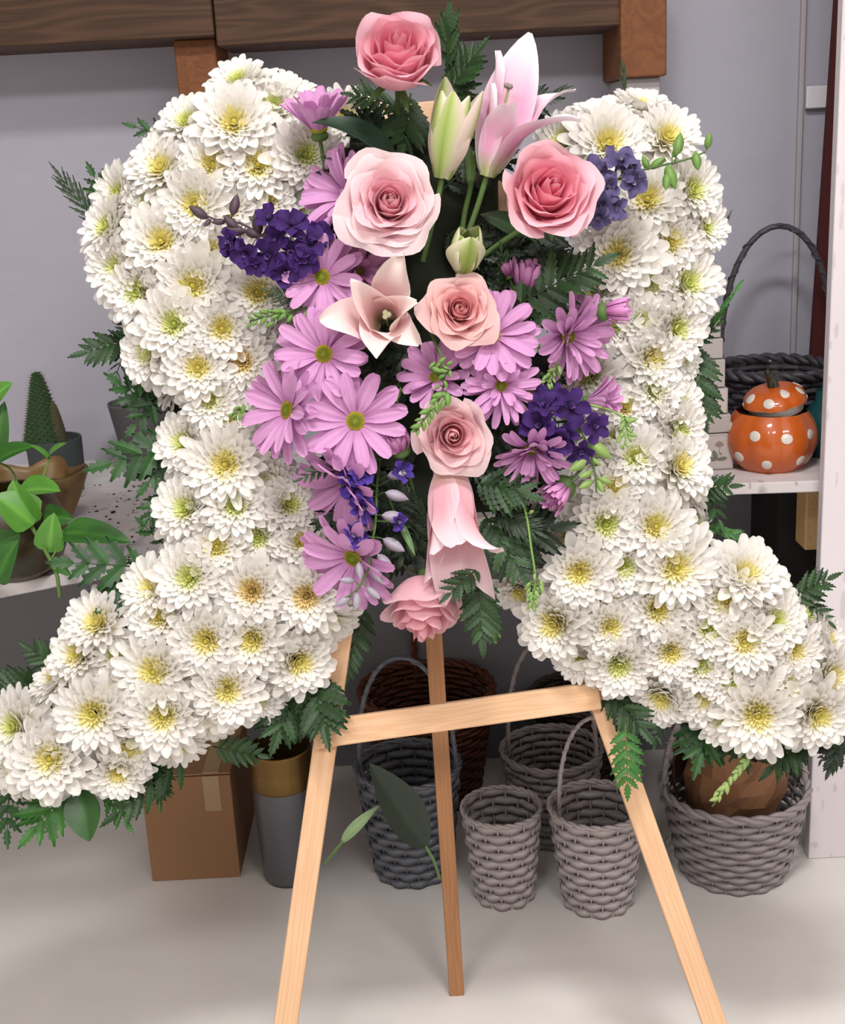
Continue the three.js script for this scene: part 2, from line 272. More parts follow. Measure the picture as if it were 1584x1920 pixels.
// ---------------------------------------------------------------- right of the shelf: printed boxes, pumpkin jar, wicker basket
{
  const cv = document.createElement('canvas'); cv.width = cv.height = 256; const c = cv.getContext('2d');
  c.fillStyle = '#c9beba'; c.fillRect(0, 0, 256, 256); c.fillStyle = '#77786c';
  const leaf = (x, y, a, l, w) => { c.save(); c.translate(x, y); c.rotate(a); c.beginPath(); c.ellipse(l / 2, 0, l / 2, w / 2, 0, 0, 7); c.fill(); c.restore(); };
  leaf(128, 190, -.12, 88, 34); leaf(128, 190, Math.PI + .16, 88, 36); leaf(124, 186, -1.9, 78, 40); c.strokeStyle = '#77786c'; c.lineWidth = 5; c.beginPath(); c.moveTo(126, 190); c.quadraticCurveTo(150, 150, 152, 90); c.stroke(); leaf(152, 132, .9, 30, 14);
  c.fillStyle = '#9a8480'; for (let i = 0; i < 16; i++) leaf(148, 78, -Math.PI + i * Math.PI / 15, 34 + (i % 3) * 5, 9); c.beginPath(); c.ellipse(148, 70, 24, 20, 0, 0, 7); c.fill();
  const CL = new THREE.CanvasTexture(cv); CL.colorSpace = THREE.SRGBColorSpace;
  const CARD = std(0xb9b0ae, .7), PRINT = std(0xffffff, .7, { map: CL });
  const base = shelfPt(1345, 884); let y = SHELF;
  const W = 62 * base.distanceTo(EYE) / FOCAL;
  // each box: height px, shift left px, printed
  const rows = [[66, 0, 1, 'lowest printed box of the stack with a clover on its front'], [34, 4, 0, 'thin plain pale box lying on the lowest printed box'], [46, 8, 1, 'clover printed box third from the bottom of the stack'], [50, 12, 0, 'plain pale box fourth from the bottom, beside wicker basket'], [36, 15, 0, 'plain pale box fifth from the bottom beside the ferns'], [30, 18, 0, 'plain pale box second from the top, beside fern tips'], [26, 21, 0, 'small pale topmost box of the leaning stack behind ferns']];
  rows.forEach(([h, s, pr, lab], i) => {
    const hh = h * base.distanceTo(EYE) / FOCAL / .96;
    const o = thing('gift_box', lab, 'box', V(base.x - s * .0013, y, base.z - .03 - i * .002), 'pale boxes stacked on the right of the shelf');
    part(o, 'box', rbox(W, hh - .0015, .045, .0025), CARD, V(0, hh / 2, 0));
    if (pr) { const g = new THREE.BoxGeometry(W * .9, Math.min(hh * .9, W * .95), .0006); part(o, 'print', g, PRINT, V(0, hh / 2, .0226)); }
    y += hh;
  });
}
const ORANGE = new THREE.MeshPhysicalMaterial({ color: 0xc65a08, roughness: .45, clearcoat: .7, clearcoatRoughness: .08, side: THREE.DoubleSide });
const DOT = new THREE.MeshPhysicalMaterial({ color: 0xe4dcd2, roughness: .35, clearcoat: .8, clearcoatRoughness: .1 });
{
  const q = shelfPt(1458, 888).add(V(0, 0, -.05)), R = .08, Hh = .102;
  const S = (a, t) => { const rib = 1 - .035 * Math.pow(Math.abs(Math.cos(4 * a)), 6), r = R * rib * Math.pow(Math.sin(Math.PI * (.16 + .62 * t)), .62); return V(Math.sin(a) * r, Hh * t, Math.cos(a) * r); };
  const patch = (f, a0, t0, ra, rt) => { const p = [f(a0, t0)], idx = []; const N = 20; const n0 = V(); for (let i = 0; i <= N; i++) { const k = i / N * 6.2832; p.push(f(a0 + Math.cos(k) * ra, t0 + Math.sin(k) * rt)); } const e1 = f(a0 + .01, t0).sub(p[0]), e2 = f(a0, t0 + .01).sub(p[0]); n0.copy(e1.cross(e2)).normalize(); const up = p.map((x) => x.clone().addScaledVector(n0, .0012)); const v = []; up.forEach((x) => v.push(x.x, x.y, x.z)); const M = up.length; p.forEach((x) => { const y = x.clone().addScaledVector(n0, -.001); v.push(y.x, y.y, y.z); }); for (let i = 1; i <= N; i++) { idx.push(0, i, i + 1 > N ? 1 : i + 1); const j = i + 1 > N ? 1 : i + 1; idx.push(i, M + i, j, j, M + i, M + j); } const g = new THREE.BufferGeometry(); g.setAttribute('position', new THREE.Float32BufferAttribute(v, 3)); g.setIndex(idx); g.computeVertexNormals(); return g; };
  const o = thing('pumpkin_jar', 'glossy orange pumpkin shaped jar with white polka dots and lid ajar', 'jar', q);
  part(o, 'body', gridGeo(96, 24, (u, v) => S(-u * 6.2832, v)), ORANGE);
  part(o, 'inside', lathe([[.0001, .02], [.05, .03], [.054, .09], [.0515, .1015]], 40), std(0x3a2318, .6));
  for (const [a, t] of [[-.62, .7], [.08, .66], [.75, .67], [-1.05, .3], [-.35, .2], [.52, .24], [1.45, .4], [1.2, .16], [-1.5, .75], [2.4, .5], [-2.3, .4], [3.1, .7]]) part(o, 'dot', patch(S, a, t, .125, .085), DOT);
  const lid = new THREE.Group(); lid.name = 'lid'; lid.position.set(.004, Hh + .017, .006); lid.rotation.set(.06, .3, .17); o.add(lid);
  const T = (a, t) => { const rib = 1 - .06 * Math.pow(Math.abs(Math.cos(3 * a)), 5), r = .056 * rib * Math.cos(t * 1.5); return V(Math.sin(a) * r, .03 * Math.sin(t * 1.57) - .004 * Math.pow(t, 6), Math.cos(a) * r); };
  part(lid, 'top', gridGeo(72, 12, (u, v) => T(-u * 6.2832, v)), ORANGE);
  part(lid, 'rim', lathe([[.0001, -.018], [.04, -.02], [.047, -.016], [.048, 0], [.055, .001]], 40), DOT);
  for (const [a, t] of [[-.75, .3], [-.05, .55], [.8, .4], [1.5, .4], [-1.6, .4], [2.6, .4]]) part(lid, 'dot', patch(T, a, t, .2, .16), DOT);
  part(lid, 'stem', tube([V(0, .026, 0), V(-.002, .04, 0), V(-.009, .055, .002)], .011, 10, 8, .0065), new THREE.MeshPhysicalMaterial({ color: 0x1d2614, roughness: .4, clearcoat: .8 }));
  part(lid, 'stem_tip', new THREE.SphereGeometry(.0066, 10, 6), std(0x1d2614, .4), V(-.009, .055, .002));
}
{ // teal jar half hidden by the panel
  const q = shelfPt(1560, 880).add(V(.02, 0, -.1));
  const o = thing('teal_vase', 'teal glazed vase almost hidden behind the white side panel', 'vase', q);
  part(o, 'body', lathe([[.0001, 0], [.03, 0], [.045, .04], [.04, .08], [.022, .1], [.02, .12], [.016, .12], [.018, .1], [.0001, .09]], 30), std(0x1d5357, .35));
}
// woven baskets: N stakes, bands that pass in front of and behind them in turn
function basket(o, { rT, rB, h, N = 20, rows = 10, m, handle, rim = .004, liner, sq = 1, mr }) {
  const rad = (y) => mix(rB, rT, Math.pow(y / h, .8)), bh = h / rows;
  for (let k = 0; k < rows; k++) {
    const y = (k + .5) * bh, r = rad(y), s = k % 2 ? 1 : -1;
    part(o, 'weaver', gridGeo(N * 4, 4, (u, v) => { const a = u * 6.2832, off = s * .0028 * Math.cos(N * a / 2), q = v * 6.2832, R = r + off + Math.cos(q) * .0012; return V(Math.cos(a) * R, y + Math.sin(q) * bh * .53, Math.sin(a) * R * sq); }), m);
  }
  const stake = new THREE.CylinderGeometry(.0018, .0018, 1, 5);
  for (let i = 0; i < N; i++) { const a = i / N * 6.2832, p0 = V(Math.cos(a) * rB, 0, Math.sin(a) * rB * sq), p1 = V(Math.cos(a) * rT, h, Math.sin(a) * rT * sq), d = p1.clone().sub(p0); const s = part(o, 'stake', stake, m, p0.clone().add(p1).multiplyScalar(.5)); s.scale.y = d.length(); s.quaternion.setFromUnitVectors(V(0, 1, 0), d.normalize()); }
  part(o, 'bottom', new THREE.CylinderGeometry(rB, rB, .004, 28), m, V(0, .002, 0)).scale.z = sq;
  const rg = []; for (let s = 0; s < 2; s++) rg.push(tube(Array.from({ length: 61 }, (_, i) => { const a = i / 60 * 6.2832, t = i * 1.2566 + s * Math.PI; const R = rT + Math.cos(t) * rim * .6; return V(Math.cos(a) * R, h + Math.sin(t) * rim * .6, Math.sin(a) * R * sq); }), rim * .8, 180, 5));
  part(o, 'rim', mergeGeometries(rg), mr ?? m);
  if (handle) {
    const { H: hh, az = 0, w = 1, r = .004, lean = 0 } = handle, pts = [];
    for (let i = 0; i <= 24; i++) { const t = i / 24 * Math.PI, q = Math.cos(t) * rT * w, yy = h * .8 + Math.pow(Math.sin(t), .75) * (hh - h * .8); pts.push(V(Math.cos(az) * q, yy, Math.sin(az) * q * sq + lean * Math.sin(t))); }
    const hx = [], c = new THREE.CatmullRomCurve3(pts);
    for (let i = 0; i <= 130; i++) { const t = i / 130, p = c.getPointAt(t), a = t * 130; hx.push(p.add(V(Math.cos(a) * r * 1.05, Math.sin(a * .5) * r * .4, Math.sin(a) * r * 1.05))); }
    const hd = part(o, 'handle', tube(pts, r, 40, 7), mr ?? m); part(hd, 'wrap', tube(hx, r * .38, 260, 4), mr ?? m);
    const barbs = []; for (let i = 1; i < 16; i++) { const p = c.getPointAt(i / 16); barbs.push(moved(new THREE.ConeGeometry(.0009, .01, 4), M4(p.add(V(rr(-1, 1) * r, rr(-.2, 1) * r, r)), [rr(-1, 1), 0, rr(-1.5, 1.5)]))); }
    const bb = part(hd, 'frayed_ends', mergeGeometries(barbs), m); bb.userData.kind = 'stuff';
  }
  if (liner) part(o, 'liner', lathe([[.0001, .01], [rB * .9, .01], [rad(h * .9) * .93, h * .9], [rT * .96, h * 1.03], [rT * .98, h * 1.03]], 40), liner);
  return o;
}
const GREYWICK = std(0x968e90, .36), PALEWICK = std(0xaea5a6, .32), BLUEWICK = std(0x62656e, .28), BROWNWICK = std(0x5e3018, .5), DARKWICK = std(0x3a2c22, .7), SLATEWICK = std(0x45434a, .5);
const CLEAR = new THREE.MeshPhysicalMaterial({ color: 0xffffff, roughness: .12, transmission: 1, thickness: 0, ior: 1.45, side: THREE.DoubleSide });
{
  const q = shelfPt(1446, 800).add(V(.0, 0, .0)); q.z = .13; q.x = onZ(1450, 800, .13).x;
  const o = thing('wicker_basket', 'dark grey wicker basket with clear liner and tall bent handle behind pumpkin jar', 'basket', V(q.x, SHELF, q.z));
  const top = onZ(1450, 690, .13).y - SHELF, ht = onZ(1450, 424, .13).y - SHELF;
  basket(o, { rT: .105, rB: .075, h: top, N: 22, rows: 12, m: SLATEWICK, handle: { H: ht, az: .12, w: .98, r: .0055 }, rim: .008, liner: CLEAR });
}
// low baskets on the floor behind the easel: centre of the rim in pixels, distance of the middle from the wall
function floorBasket(label, x, y, z, rpx, opt) {
  const c = onZ(x, y, z), d = c.clone().sub(EYE).dot(FWD), rT = rpx * d / FOCAL;
  const o = thing('wicker_basket', label, 'basket', V(c.x, 0, z), 'wicker baskets behind the easel');
  const hd = opt.top ? { ...(opt.handle ?? {}), H: onZ(x, opt.top, z).y } : null;
  return basket(o, { rT, rB: rT * .72, h: c.y, m: PALEWICK, ...opt, handle: hd });
}
floorBasket('large dark brown wicker basket at the back with a twisted brown handle', 800, 1290, .14, 124, { m: BROWNWICK, rows: 20, N: 26, rim: .007, top: 1120, handle: { az: 1.4, r: .006 } });
floorBasket('dark brown wicker basket at the back right under the flower boot', 1090, 1300, .11, 92, { m: DARKWICK, rows: 18, N: 24, rim: .006 });
floorBasket('glossy blue grey basket with tall arched handle left of the centre leg', 764, 1432, .42, 98, { m: BLUEWICK, rows: 12, N: 22, top: 1232, handle: { az: .2, r: .0045, w: .95 }, liner: CLEAR });
floorBasket('pale grey basket with twisted handle right of the centre leg', 1034, 1402, .32, 94, { m: GREYWICK, rows: 12, N: 20, top: 1200, handle: { az: .5, r: .0042, w: .95 } });
floorBasket('small pale grey basket nearest the centre leg of easel', 940, 1512, .52, 74, { m: PALEWICK, rows: 10, N: 18, rim: .0035, liner: CLEAR });
floorBasket('pale grey basket under the right end of the crossbar', 1118, 1508, .55, 88, { m: PALEWICK, rows: 11, N: 20, top: 1345, handle: { az: .15, r: .0036, w: .8 }, liner: CLEAR });
floorBasket('big grey basket holding a paper wrapped plant at the lower right', 1376, 1470, .47, 134, { m: GREYWICK, rows: 12, N: 26, rim: .006, top: 1290, handle: { az: .1, r: .006, w: .97 } });
{ // paper wrapped plant in the big basket
  const c = onZ(1372, 1500, .46), o = thing('paper_wrap', 'crumpled brown paper wrapped round a potted plant in big grey basket', 'wrapping paper', V(c.x, .03, .46));
  const hh = onZ(1372, 1370, .46).y - .03;
  const crumple = gridGeo(26, 9, (u, v) => { const a = u * 6.2832, k = noise(u * 13, v * 5, 13, 131) - .5, f = Math.abs(((u * 9 + v * 1.5) % 1) - .5); const R = mix(.07, .1, v) + .026 * k * (.4 + v) - .024 * f * (.3 + v); return V(Math.cos(a) * R, hh * v * (1.02 + .22 * (noise(u * 9, 2.5, 9, 137) - .5) * v), Math.sin(a) * R); }).toNonIndexed(); crumple.computeVertexNormals();
  part(o, 'paper', crumple, std(0x7a5438, .85));
  const sheet = gridGeo(12, 7, (u, v) => { const a = 2.4 + u * 2.2, R = .102 + .014 * (noise(u * 6, v * 4, 6, 151) - .5); return V(Math.cos(a) * R, hh * .5 + (hh * .85) * v * (.8 + .3 * Math.sin(u * 3.1)), -Math.abs(Math.sin(a)) * R); }).toNonIndexed(); sheet.computeVertexNormals();
  part(o, 'paper', sheet, std(0x7a5438, .85));
  part(o, 'soil', lathe([[.0001, hh * .7], [.07, hh * .68]], 24), SOIL);
}
{ // cardboard box
  const a = onZ(262, 1462, .42), b = onZ(432, 1462, .42), w = b.x - a.x, h = a.y;
  const o = thing('cardboard_box', 'brown cardboard box with taped top under the left flower boot', 'box', V((a.x + b.x) / 2, 0, .3));
  const CB = std(0x8f6a4b, .85, { map: null });
  part(o, 'box', rbox(w, h, .24, .002), CB, V(0, h / 2, 0));
  for (const s of [-1, 1]) part(o, 'flap', rbox(w, .003, .116, .001), std(0x9a7352, .85), V(0, h + .003, s * .06));
  part(o, 'tape', rbox(.03, .0012, .236, .0005), std(0xb59a72, .3), V(w * .28, h + .0052, 0));
  part(o, 'tape', rbox(.03, .07, .001, .0004), std(0xa08660, .3), V(w * .28, h - .035, .1206));
}
{ // metal pot with a gold band
  const c = onZ(523, 1398, .42), r = 60 * c.clone().sub(EYE).dot(FWD) / FOCAL, h = c.y;
  const o = thing('metal_pot', 'grey metal pot with a wide gold band round its rim', 'pot', V(c.x, 0, .42));
  part(o, 'body', lathe([[.0001, 0], [r * .8, 0], [r * .86, .01], [r * .96, h * .72], [r * .9, h * .72], [r * .8, .02], [.0001, .02]], 48), std(0x6a6a70, .35, { metalness: .6 }));
  part(o, 'gold_band', lathe([[r * .955, h * .72], [r * .985, h * .74], [r * .985, h * .84], [r * .965, h * .86], [r, h * .985], [r, h], [r * .95, h], [r * .93, h * .72]], 48), std(0x7d6238, .32, { metalness: .85 }));
  part(o, 'soil', lathe([[.0001, h * .8], [r * .93, h * .79]], 30), SOIL);
}

// ---------------------------------------------------------------- easel
{
  const q = at(812, 1200, 1.74), o = thing('easel', 'light pine display easel holding up the flower boots', 'easel', V(q.x, 0, q.z));
  const base = o.position.clone();
  const bar = (name, p0, p1, w, t, mat, face = BACK) => { const d = p1.clone().sub(p0), L = d.length(), m = part(o, name, rbox(L, w, t, .0025), mat, p0.clone().add(p1).multiplyScalar(.5).sub(base)); lay(m, d, face); return m; };
  const down = (x0, y0, x1, y1, d0, d1) => { const a = at(x0, y0, d0), b = at(x1, y1, d1), k = a.y / (a.y - b.y); return [a, a.clone().addScaledVector(b.clone().sub(a), k)]; };
  const [l0, l1] = down(640, 1180, 588, 1549, 1.685, 1.685); bar('leg', l0, l1, .031, .016, PINE);
  const [r0, r1] = down(1062, 1130, 1209, 1549, 1.685, 1.685); bar('leg', r0, r1, .031, .016, PINE);
  const [b0, b1] = down(806, 1080, 836, 1549, 1.75, 1.9); bar('back_leg', b0, b1, .0235, .016, SHADEPINE);
  bar('crossbar', at(587, 1378, 1.667), at(1124, 1303, 1.667), .036, .014, PINE);
  const top = bar('top_bar', at(640, 230, 1.73), at(980, 200, 1.73), .034, .014, PINE); void top;
  const [u0, u1] = [at(700, 190, 1.735), at(640, 1180, 1.685)]; bar('upper_leg', u0, u1, .03, .014, PINE);
  const [v0, v1] = [at(900, 190, 1.735), at(1062, 1130, 1.685)]; bar('upper_leg', v0, v1, .03, .014, PINE);
  const st = part(o, 'staple', new THREE.BoxGeometry(.0015, .012, .002), std(0xc8c8c8, .3, { metalness: 1 }), at(609, 1378, 1.6595).sub(base)); st.rotation.z = .1;
}
// ---------------------------------------------------------------- the two boots: foam bases and white chrysanthemums
const P2 = (...a) => { const r = []; for (let i = 0; i < a.length; i += 2) r.push([a[i], a[i + 1]]); return r; };
const LEFT = P2(452, 150, 400, 165, 345, 205, 285, 255, 225, 330, 195, 395, 178, 470, 205, 535, 222, 590, 245, 670, 275, 755, 318, 815, 318, 900, 296, 980, 262, 1060, 235, 1115, 170, 1135, 120, 1185, 62, 1245, 40, 1300, 0, 1335, -15, 1400, 0, 1490, 60, 1522, 150, 1512, 215, 1488, 310, 1455, 400, 1412, 445, 1395, 485, 1340, 530, 1318, 600, 1255, 620, 1200, 690, 1140, 700, 1060, 640, 1000, 590, 900, 560, 800, 570, 700, 600, 600, 620, 450, 640, 330, 655, 230, 600, 175, 540, 155);
const RIGHTP = P2(1060, 200, 1090, 178, 1160, 172, 1230, 190, 1290, 240, 1325, 290, 1338, 340, 1350, 440, 1325, 500, 1322, 570, 1290, 640, 1290, 700, 1318, 780, 1300, 830, 1320, 900, 1320, 990, 1345, 1020, 1395, 1018, 1450, 1060, 1490, 1110, 1545, 1160, 1584, 1240, 1596, 1330, 1566, 1370, 1500, 1395, 1415, 1405, 1340, 1375, 1270, 1345, 1240, 1320, 1190, 1285, 1110, 1275, 1040, 1220, 1010, 1180, 985, 1130, 925, 1110, 950, 1060, 1000, 1010, 1020, 900, 1040, 800, 1060, 650, 1080, 500, 1060, 400, 1020, 300);
const within = (P, x, y) => { let c = false; for (let i = 0, j = P.length - 1; i < P.length; j = i++) { const [xi, yi] = P[i], [xj, yj] = P[j]; if ((yi > y) !== (yj > y) && x < (xj - xi) * (y - yi) / (yj - yi) + xi) c = !c; } return c; };
function edge(P, x, y) { // distance to the outline (negative outside) and the outward direction
  let best = 1e9, bx = 0, by = 0;
  for (let i = 0, j = P.length - 1; i < P.length; j = i++) { const [x0, y0] = P[j], [x1, y1] = P[i], dx = x1 - x0, dy = y1 - y0, t = clamp(((x - x0) * dx + (y - y0) * dy) / (dx * dx + dy * dy), 0, 1), qx = x0 + t * dx, qy = y0 + t * dy, d = Math.hypot(qx - x, qy - y); if (d < best) { best = d; bx = qx; by = qy; } }
  const s = within(P, x, y) ? 1 : -1, l = Math.max(best, 1e-3);
  return { e: s * best, gx: s * (bx - x) / l, gy: s * (by - y) / l };
}
const FOAM = std(0x1f2a14, .95), FOAMDARK = std(0x17200f, .95);
function foamShape(P, inset) { const pts = P.map(([x, y], i) => { const a = P[(i + P.length - 1) % P.length], b = P[(i + 1) % P.length]; let nx = -(b[1] - a[1]), ny = b[0] - a[0]; const l = Math.hypot(nx, ny); nx /= l; ny /= l; if (!within(P, x + nx * 6, y + ny * 6)) { nx = -nx; ny = -ny; } return [x + nx * inset, y + ny * inset]; }); return pts; }
function foam(P, label) {
  const d = 1.722, pts = foamShape(P, 44), k = d / FOCAL, s = new THREE.Shape();
  pts.forEach(([x, y], i) => s[i ? 'lineTo' : 'moveTo']((x - PX) * k, -(y - PY) * k));
  const g = new THREE.ExtrudeGeometry(s, { depth: .034, bevelEnabled: true, bevelSize: .008, bevelThickness: .01, bevelSegments: 2 });
  const o = new THREE.Mesh(g, FOAM); o.name = numbered('boot_form'); aim(o, BACK); o.position.copy(EYE).addScaledVector(FWD, d); scene.add(o); return tag(o, label, 'flower foam');
}
foam(LEFT, 'dark green boot shaped foam base under the white flowers of the left boot');
foam(RIGHTP, 'dark green boot shaped foam base under the white flowers of the right boot');

const petalMat = (t = .3) => new THREE.MeshPhysicalMaterial({ color: 0xffffff, roughness: .8, vertexColors: true, transmission: t, thickness: 0, specularIntensity: .5, side: THREE.DoubleSide });
const MUM = petalMat(.38);
const white = col(0xf6f3ef), cream = col(0xf6f0c0), yel = col(0xfaeea4), grn = col(0xd6dd84), gold = col(0xf3dda2), lemon = col(0xf8f2ba);
const STEMG = std(0x4a6630, .7);
// kinds: 0 yellow, 1 greenish, 2 gold with a brown ring
const MID = [[yel, lemon], [col(0xe2e692), col(0xf2f3cc)], [gold, col(0xf4e4ae)]];
function ringOf(list, n, f) { for (let i = 0; i < n; i++) list.push(f(i)); }
const mumCache = {};
function mumParts(kind, variant) {
  const key = kind + '_' + variant; if (mumCache[key]) return mumCache[key];
  const [mc, ml] = MID[kind];
  const wide = variant === 1 ? .86 : variant === 2 ? 1.12 : 1;
  const pc = (base, amt) => (v) => lerpc(base, white, sm(0, amt, v));
  const outer = [0, 1, 2].map((k) => petalGeo({ L: .05 - k * .0015, W: .0148 * wide, a0: 14, a1: 6 - k * 14, p: 1.3, cup: .4 - .1 * k, nu: 2, nv: 7, prof: spoon, tipq: 1.6, r0: .004, z0: -.006, color: pc(cream, .5) }));
  const second = [0, 1].map((k) => petalGeo({ L: .0455 - k * .002, W: .0144 * wide, a0: 28, a1: 20 + k * 12, cup: .5, nu: 2, nv: 7, prof: spoon, tipq: 1.6, r0: .004, z0: -.003, color: pc(lerpc(cream, ml, .6), .75) }));
  const inn = [];
  const ring = (n, L, W, a0, a1, r0, z0, base, amt, nu = 2) => { for (let i = 0; i < n; i++) { const l = L * rr(.9, 1.08), g = petalGeo({ L: l, W: W * wide, a0: a0 + rr(-5, 5), a1: a1 + rr(-7, 7), cup: .55, nu, nv: 6, tipq: 1.5, prof: spoon, r0, z0, color: pc(base, amt) }); g.rotateZ((i + rr(-.2, .2)) / n * 6.2832 + L * 90); inn.push(g); } };
  ring(19, .041, .0134, 38, 36, .004, 0, lerpc(cream, ml, .8), .7);
  ring(18, .033, .0116, 46, 48, .004, .001, lerpc(ml, mc, .12), .85);
  ring(15, .0245, .0088, 50, 56, .0038, .003, lerpc(ml, mc, .35), 1.05);
  const mid = [];
  const mring = (n, L, W, a0, a1, r0, z0, c1, c2) => { for (let i = 0; i < n; i++) { const g = petalGeo({ L: L * rr(.85, 1.1), W, a0: a0 + rr(-6, 6), a1: a1 + rr(-6, 6), cup: .7, nu: 2, nv: 3, prof: spoon, r0, z0, color: (v) => lerpc(c1, c2, v) }); g.rotateZ((i + rr(-.25, .25)) / n * 6.2832 + L * 300); mid.push(g); } };
  mring(15, .0175, .0052, 48, 62, .005, .006, lerpc(mc, grn, .2), lerpc(ml, mc, .25));
  mring(14, .0135, .0046, 50, 72, .004, .009, mc, lerpc(mc, ml, .5));
  mring(11, .0095, .0038, 58, 92, .0028, .0115, kind === 2 ? col(0xc8a860) : grn, mc);
  { const g = new THREE.SphereGeometry(.0034, 8, 5); g.translate(0, 0, .0135); const n = g.attributes.position.count, c = new Float32Array(n * 3), k = kind === 0 ? col(0xd8c65c) : kind === 1 ? col(0xb8c258) : col(0xa8924a); for (let i = 0; i < n; i++) { c[i * 3] = k.r; c[i * 3 + 1] = k.g; c[i * 3 + 2] = k.b; } g.setAttribute('color', new THREE.BufferAttribute(c, 3)); mid.push(g); }
  const strip = (l) => mergeGeometries(l.map((g) => { const h = g.clone(); h.deleteAttribute('uv'); return h; }));
  return mumCache[key] = { outer, second, inner: strip(inn), mid: strip(mid) };
}
const STEMGEO = new THREE.CylinderGeometry(.0022, .0022, .05, 5).rotateX(Math.PI / 2).translate(0, 0, -.03);
const protoCache = {};
function mumProto(kind, variant) {
  const key = kind + '_' + variant; if (protoCache[key]) return protoCache[key];
  const P = mumParts(kind, variant), o = new THREE.Group();
  for (let i = 0; i < 17; i++) { const m = part(o, 'petal', P.outer[(i * 7) % 3], MUM); m.rotation.z = (i + rr(-.25, .25)) / 17 * 6.2832; m.scale.setScalar(rr(.92, 1.06)); }
  for (let i = 0; i < 17; i++) { const m = part(o, 'petal', P.second[i % 2], MUM); m.rotation.z = (i + .5 + rr(-.25, .25)) / 17 * 6.2832; m.scale.setScalar(rr(.92, 1.06)); }
  part(o, 'inner_petals', P.inner, MUM).userData.kind = 'stuff';
  part(o, 'centre', P.mid, MUM).userData.kind = 'stuff';
  part(o, 'stem', STEMGEO, STEMG);
  return protoCache[key] = o;
}
const ORD = ['first', 'second', 'third', 'fourth', 'fifth', 'sixth', 'seventh', 'eighth', 'ninth', 'tenth', 'eleventh', 'twelfth', 'thirteenth', 'fourteenth', 'fifteenth', 'sixteenth', 'seventeenth', 'eighteenth', 'nineteenth', 'twentieth', 'twenty-first', 'twenty-second'];
// x, y of the flower's middle, kind (3 = seen from the side, middle hidden), size in per cent
const LMUMS = [
  [452, 166, 1, 95], [517, 210, 1, 100], [440, 238, 0, 120], [358, 240, 1, 95], [485, 315, 0, 120], [568, 293, 1, 105], [402, 315, 0, 110], [311, 325, 0, 110], [505, 381, 0, 85], [370, 385, 0, 115], [236, 371, 1, 100], [283, 388, 1, 85], [430, 392, 0, 95], [216, 434, 1, 105], [305, 458, 0, 115], [398, 476, 0, 105], [232, 505, 1, 105], [366, 537, 0, 125], [268, 548, 1, 105], [481, 551, 0, 110], [329, 609, 1, 115], [416, 617, 0, 105], [459, 679, 2, 100], [291, 661, 1, 100], [372, 691, 0, 105], [400, 752, 1, 95], [436, 784, 0, 75], [356, 833, 1, 100], [426, 870, 0, 125], [503, 902, 1, 85], [358, 956, 1, 105], [440, 950, 1, 110], [537, 948, 1, 95], [408, 1027, 0, 100], [489, 1005, 1, 95], [562, 1019, 0, 90], [360, 1083, 1, 110], [293, 1107, 0, 100], [477, 1108, 2, 115], [578, 1115, 2, 110], [190, 1174, 0, 105], [305, 1160, 0, 95], [154, 1232, 0, 95], [218, 1228, 1, 75], [390, 1198, 0, 115], [477, 1196, 0, 110], [297, 1258, 0, 125], [553, 1234, 0, 110], [220, 1279, 1, 65], [181, 1335, 0, 120], [426, 1290, 0, 110], [309, 1337, 0, 120], [42, 1364, 1, 115], [97, 1420, 0, 120], [42, 1432, 1, 95], [246, 1394, 0, 95], [481, 1303, 1, 85], [224, 1440, 0, 90], [104, 1258, 3, 100], [620, 1170, 3, 110], [395, 1352, 3, 110], [345, 1405, 3, 90], [150, 1455, 3, 110], [542, 166, 3, 100], [650, 225, 3, 90], [650, 1085, 3, 90], [290, 270, 3, 90], [440, 470, 0, 80], [520, 800, 3, 100], [560, 620, 3, 100], [540, 730, 3, 100]];
const RMUMS = [
  [1130, 213, 3, 105], [1136, 277, 0, 120], [1245, 266, 0, 105], [1063, 270, 1, 95], [1284, 360, 1, 105], [1212, 378, 0, 110], [1162, 478, 0, 125], [1254, 454, 0, 100], [1310, 428, 1, 85], [1122, 546, 1, 105], [1213, 535, 1, 90], [1277, 535, 1, 115], [1206, 195, 3, 100], [1262, 225, 3, 90], [1152, 611, 1, 95], [1199, 603, 1, 85], [1253, 614, 1, 110], [1110, 706, 1, 110], [1215, 672, 0, 100], [1265, 675, 1, 75], [1220, 733, 1, 95], [1258, 757, 1, 90], [1260, 803, 1, 95], [1188, 858, 1, 105], [1262, 877, 0, 110], [1171, 766, 0, 80], [1148, 916, 0, 95], [1133, 980, 1, 110], [1224, 988, 0, 115], [1064, 1003, 0, 85], [1087, 1070, 0, 110], [1170, 1061, 1, 95], [1262, 1063, 0, 125], [1300, 806, 3, 85], [1310, 920, 3, 85], [1049, 950, 0, 95], [1146, 822, 1, 80], [1390, 1084, 0, 115], [1133, 1123, 0, 85], [1047, 1164, 0, 115], [1358, 1124, 0, 105], [1228, 1140, 0, 110], [1140, 1173, 0, 95], [1325, 1181, 1, 95], [1392, 1199, 0, 110], [1442, 1166, 1, 100], [1254, 1218, 0, 95], [1481, 1218, 0, 90], [1310, 1246, 1, 95], [1159, 1237, 1, 105], [1366, 1272, 1, 95], [1425, 1252, 1, 85], [1466, 1283, 0, 90], [1545, 1266, 0, 100], [1245, 1296, 0, 100], [1314, 1300, 0, 90], [1418, 1334, 0, 125], [1522, 1332, 0, 110], [1358, 1340, 1, 90], [1094, 1229, 1, 85], [975, 1102, 0, 75], [1378, 1048, 3, 90], [1450, 1090, 3, 95], [1510, 1145, 3, 90], [1554, 1194, 3, 95], [1310, 985, 3, 85], [1300, 620, 3, 80], [1560, 1325, 3, 80], [1095, 860, 3, 90], [1090, 400, 3, 95]];
let mumCount = 0;
